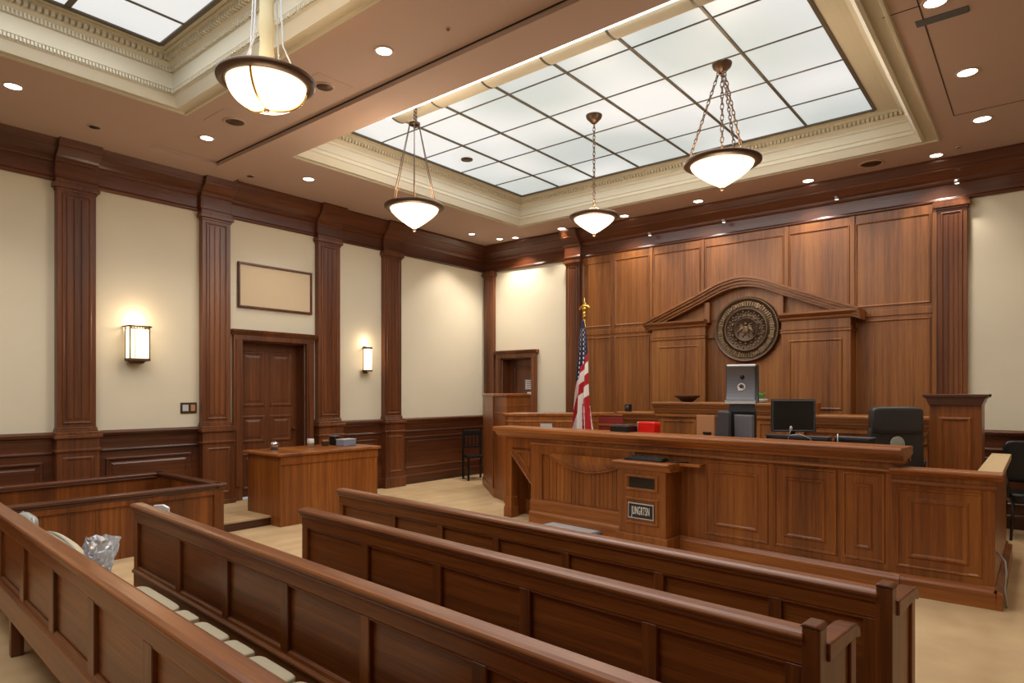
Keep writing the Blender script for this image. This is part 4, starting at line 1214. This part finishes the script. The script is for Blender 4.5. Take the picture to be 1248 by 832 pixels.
# small accent spots on the back cornice
for i, (u, v_) in enumerate(((794, 284), (884, 268), (1021, 240), (1167, 220))):
    a = (u-624)/789; dy = YB-.14
    D = dy/(math.cos(R(39.3))+a*math.sin(R(39.3))); x, y = at(u, D); z = 1.7+(478-v_)/789*D
    t = thing('accent_spotlight', ['tiny spotlight on the back cornice, the leftmost', 'tiny spotlight on the cornice above the seal', 'tiny spotlight on the cornice above the right end of the pediment', 'tiny spotlight on the cornice above the dark right pilaster'][i], 'spotlight', (x, YB-.20, z))
    MB().lathe([(0, 0), (.03, 0), (.035, -.02), (.03, -.05), (0, -.05)], n=20).build('housing', SILVER, t)
    MB().lathe([(0, -.051), (.024, -.051)], n=16).build('lens', emis('accent_lens', (1, .9, .75), 3), t)
    l = light('SPOT', 'accent_beam', (x, YB-.22, z-.07), 5, WARM, spot_size=R(80), spot_blend=.8, shadow_soft_size=.02)
    l.rotation_euler = (R(8), 0, 0)

# ceiling fittings
def disc(name, label, cat, uv, z, r, mat, sq=None, mat2=None):
    x, y = ceil_at(*uv, z)
    t = thing(name, label, cat, (x, y, z))
    m = MB(); m.lathe([(0, -.012), (r*.75, -.012), (r*.8, -.006)], n=28); m.build('cover', mat, t)
    m = MB()
    m.lathe([(r*.8, -.004), (r*.85, -.014), (r, -.012), (r*1.02, 0)], n=28)
    if sq: m.box(-sq, sq, -sq, sq, -.003, .001)
    m.build('ring', mat2 or CEIL, t)
    return t
disc('ceiling_speaker', 'round ceiling speaker in a square plate behind the nearest lamp', 'ceiling speaker', (286, 148), ZC, .12, BRONZE, .24)
disc('ceiling_speaker', 'dark round opening in the ceiling above the first pilaster', 'ceiling speaker', (115, 154), ZL, .07, BLACK)
disc('ceiling_speaker', 'small dark round fitting above the left cornice near the beam end', 'ceiling speaker', (305, 214), ZC, .06, BLACK)
disc('ceiling_speaker', 'round fitting half hidden right of the nearest lamp rim', 'ceiling speaker', (395, 105), ZC, .10, BRONZE, .2)
disc('air_diffuser', 'flat brown ceiling diffuser off the back right skylight corner', 'vent', (1062, 199), ZC, .15, BRONZE)
disc('smoke_detector', 'small round dark detector near the right downlights', 'detector', (1168, 179), ZC, .03, BLACK)
disc('smoke_detector', 'tiny dark dot on the strip between the skylights', 'detector', (546, 35), ZC, .018, BLACK)
disc('ceiling_speaker', 'brownish disc set in a pane of the big skylight', 'ceiling speaker', (569, 194), ZS-.003, .085, BRONZE, None, BRONZE)
x, y = ceil_at(1148, 20, ZC)
t = thing('air_vent', 'slotted air vent in the ceiling at the top right', 'vent', (x, y, ZC), R(0))
m = MB(); m.frame_rings(-.2, .2, -.07, .07, [(0, 0), (.004, -.008), (.022, -.008), (.026, 0)], cap=False); o = m.build('frame', LGREY, t); o.rotation_euler = (R(-90), 0, 0); o.location = (0, 0, 0)
m = MB(); m.box(-.18, .18, -.05, .05, -.002, .0); m.build('backing', BLACK, t)
m = MB()
for k_ in range(5): m.prism([(-.045+.02*k_, -.002), (-.038+.02*k_, -.012), (-.036+.02*k_, -.012), (-.043+.02*k_, -.002)], 'x', -.175, .175)
m.build('slat', MGREY, t)
t = thing('wall_outlet_cable', 'pale grey cable hanging by the right end of the low partition', 'cable', (0, 0, 0))
t.name = 'cable'
m = MB(); m.tube([(-.284, 6.47, .43), (-.225, 6.44, .36), (-.215, 6.42, .27), (-.228, 6.42, .14), (-.215, 6.42, .0)], .008); m.build('loop', LGREY, t)
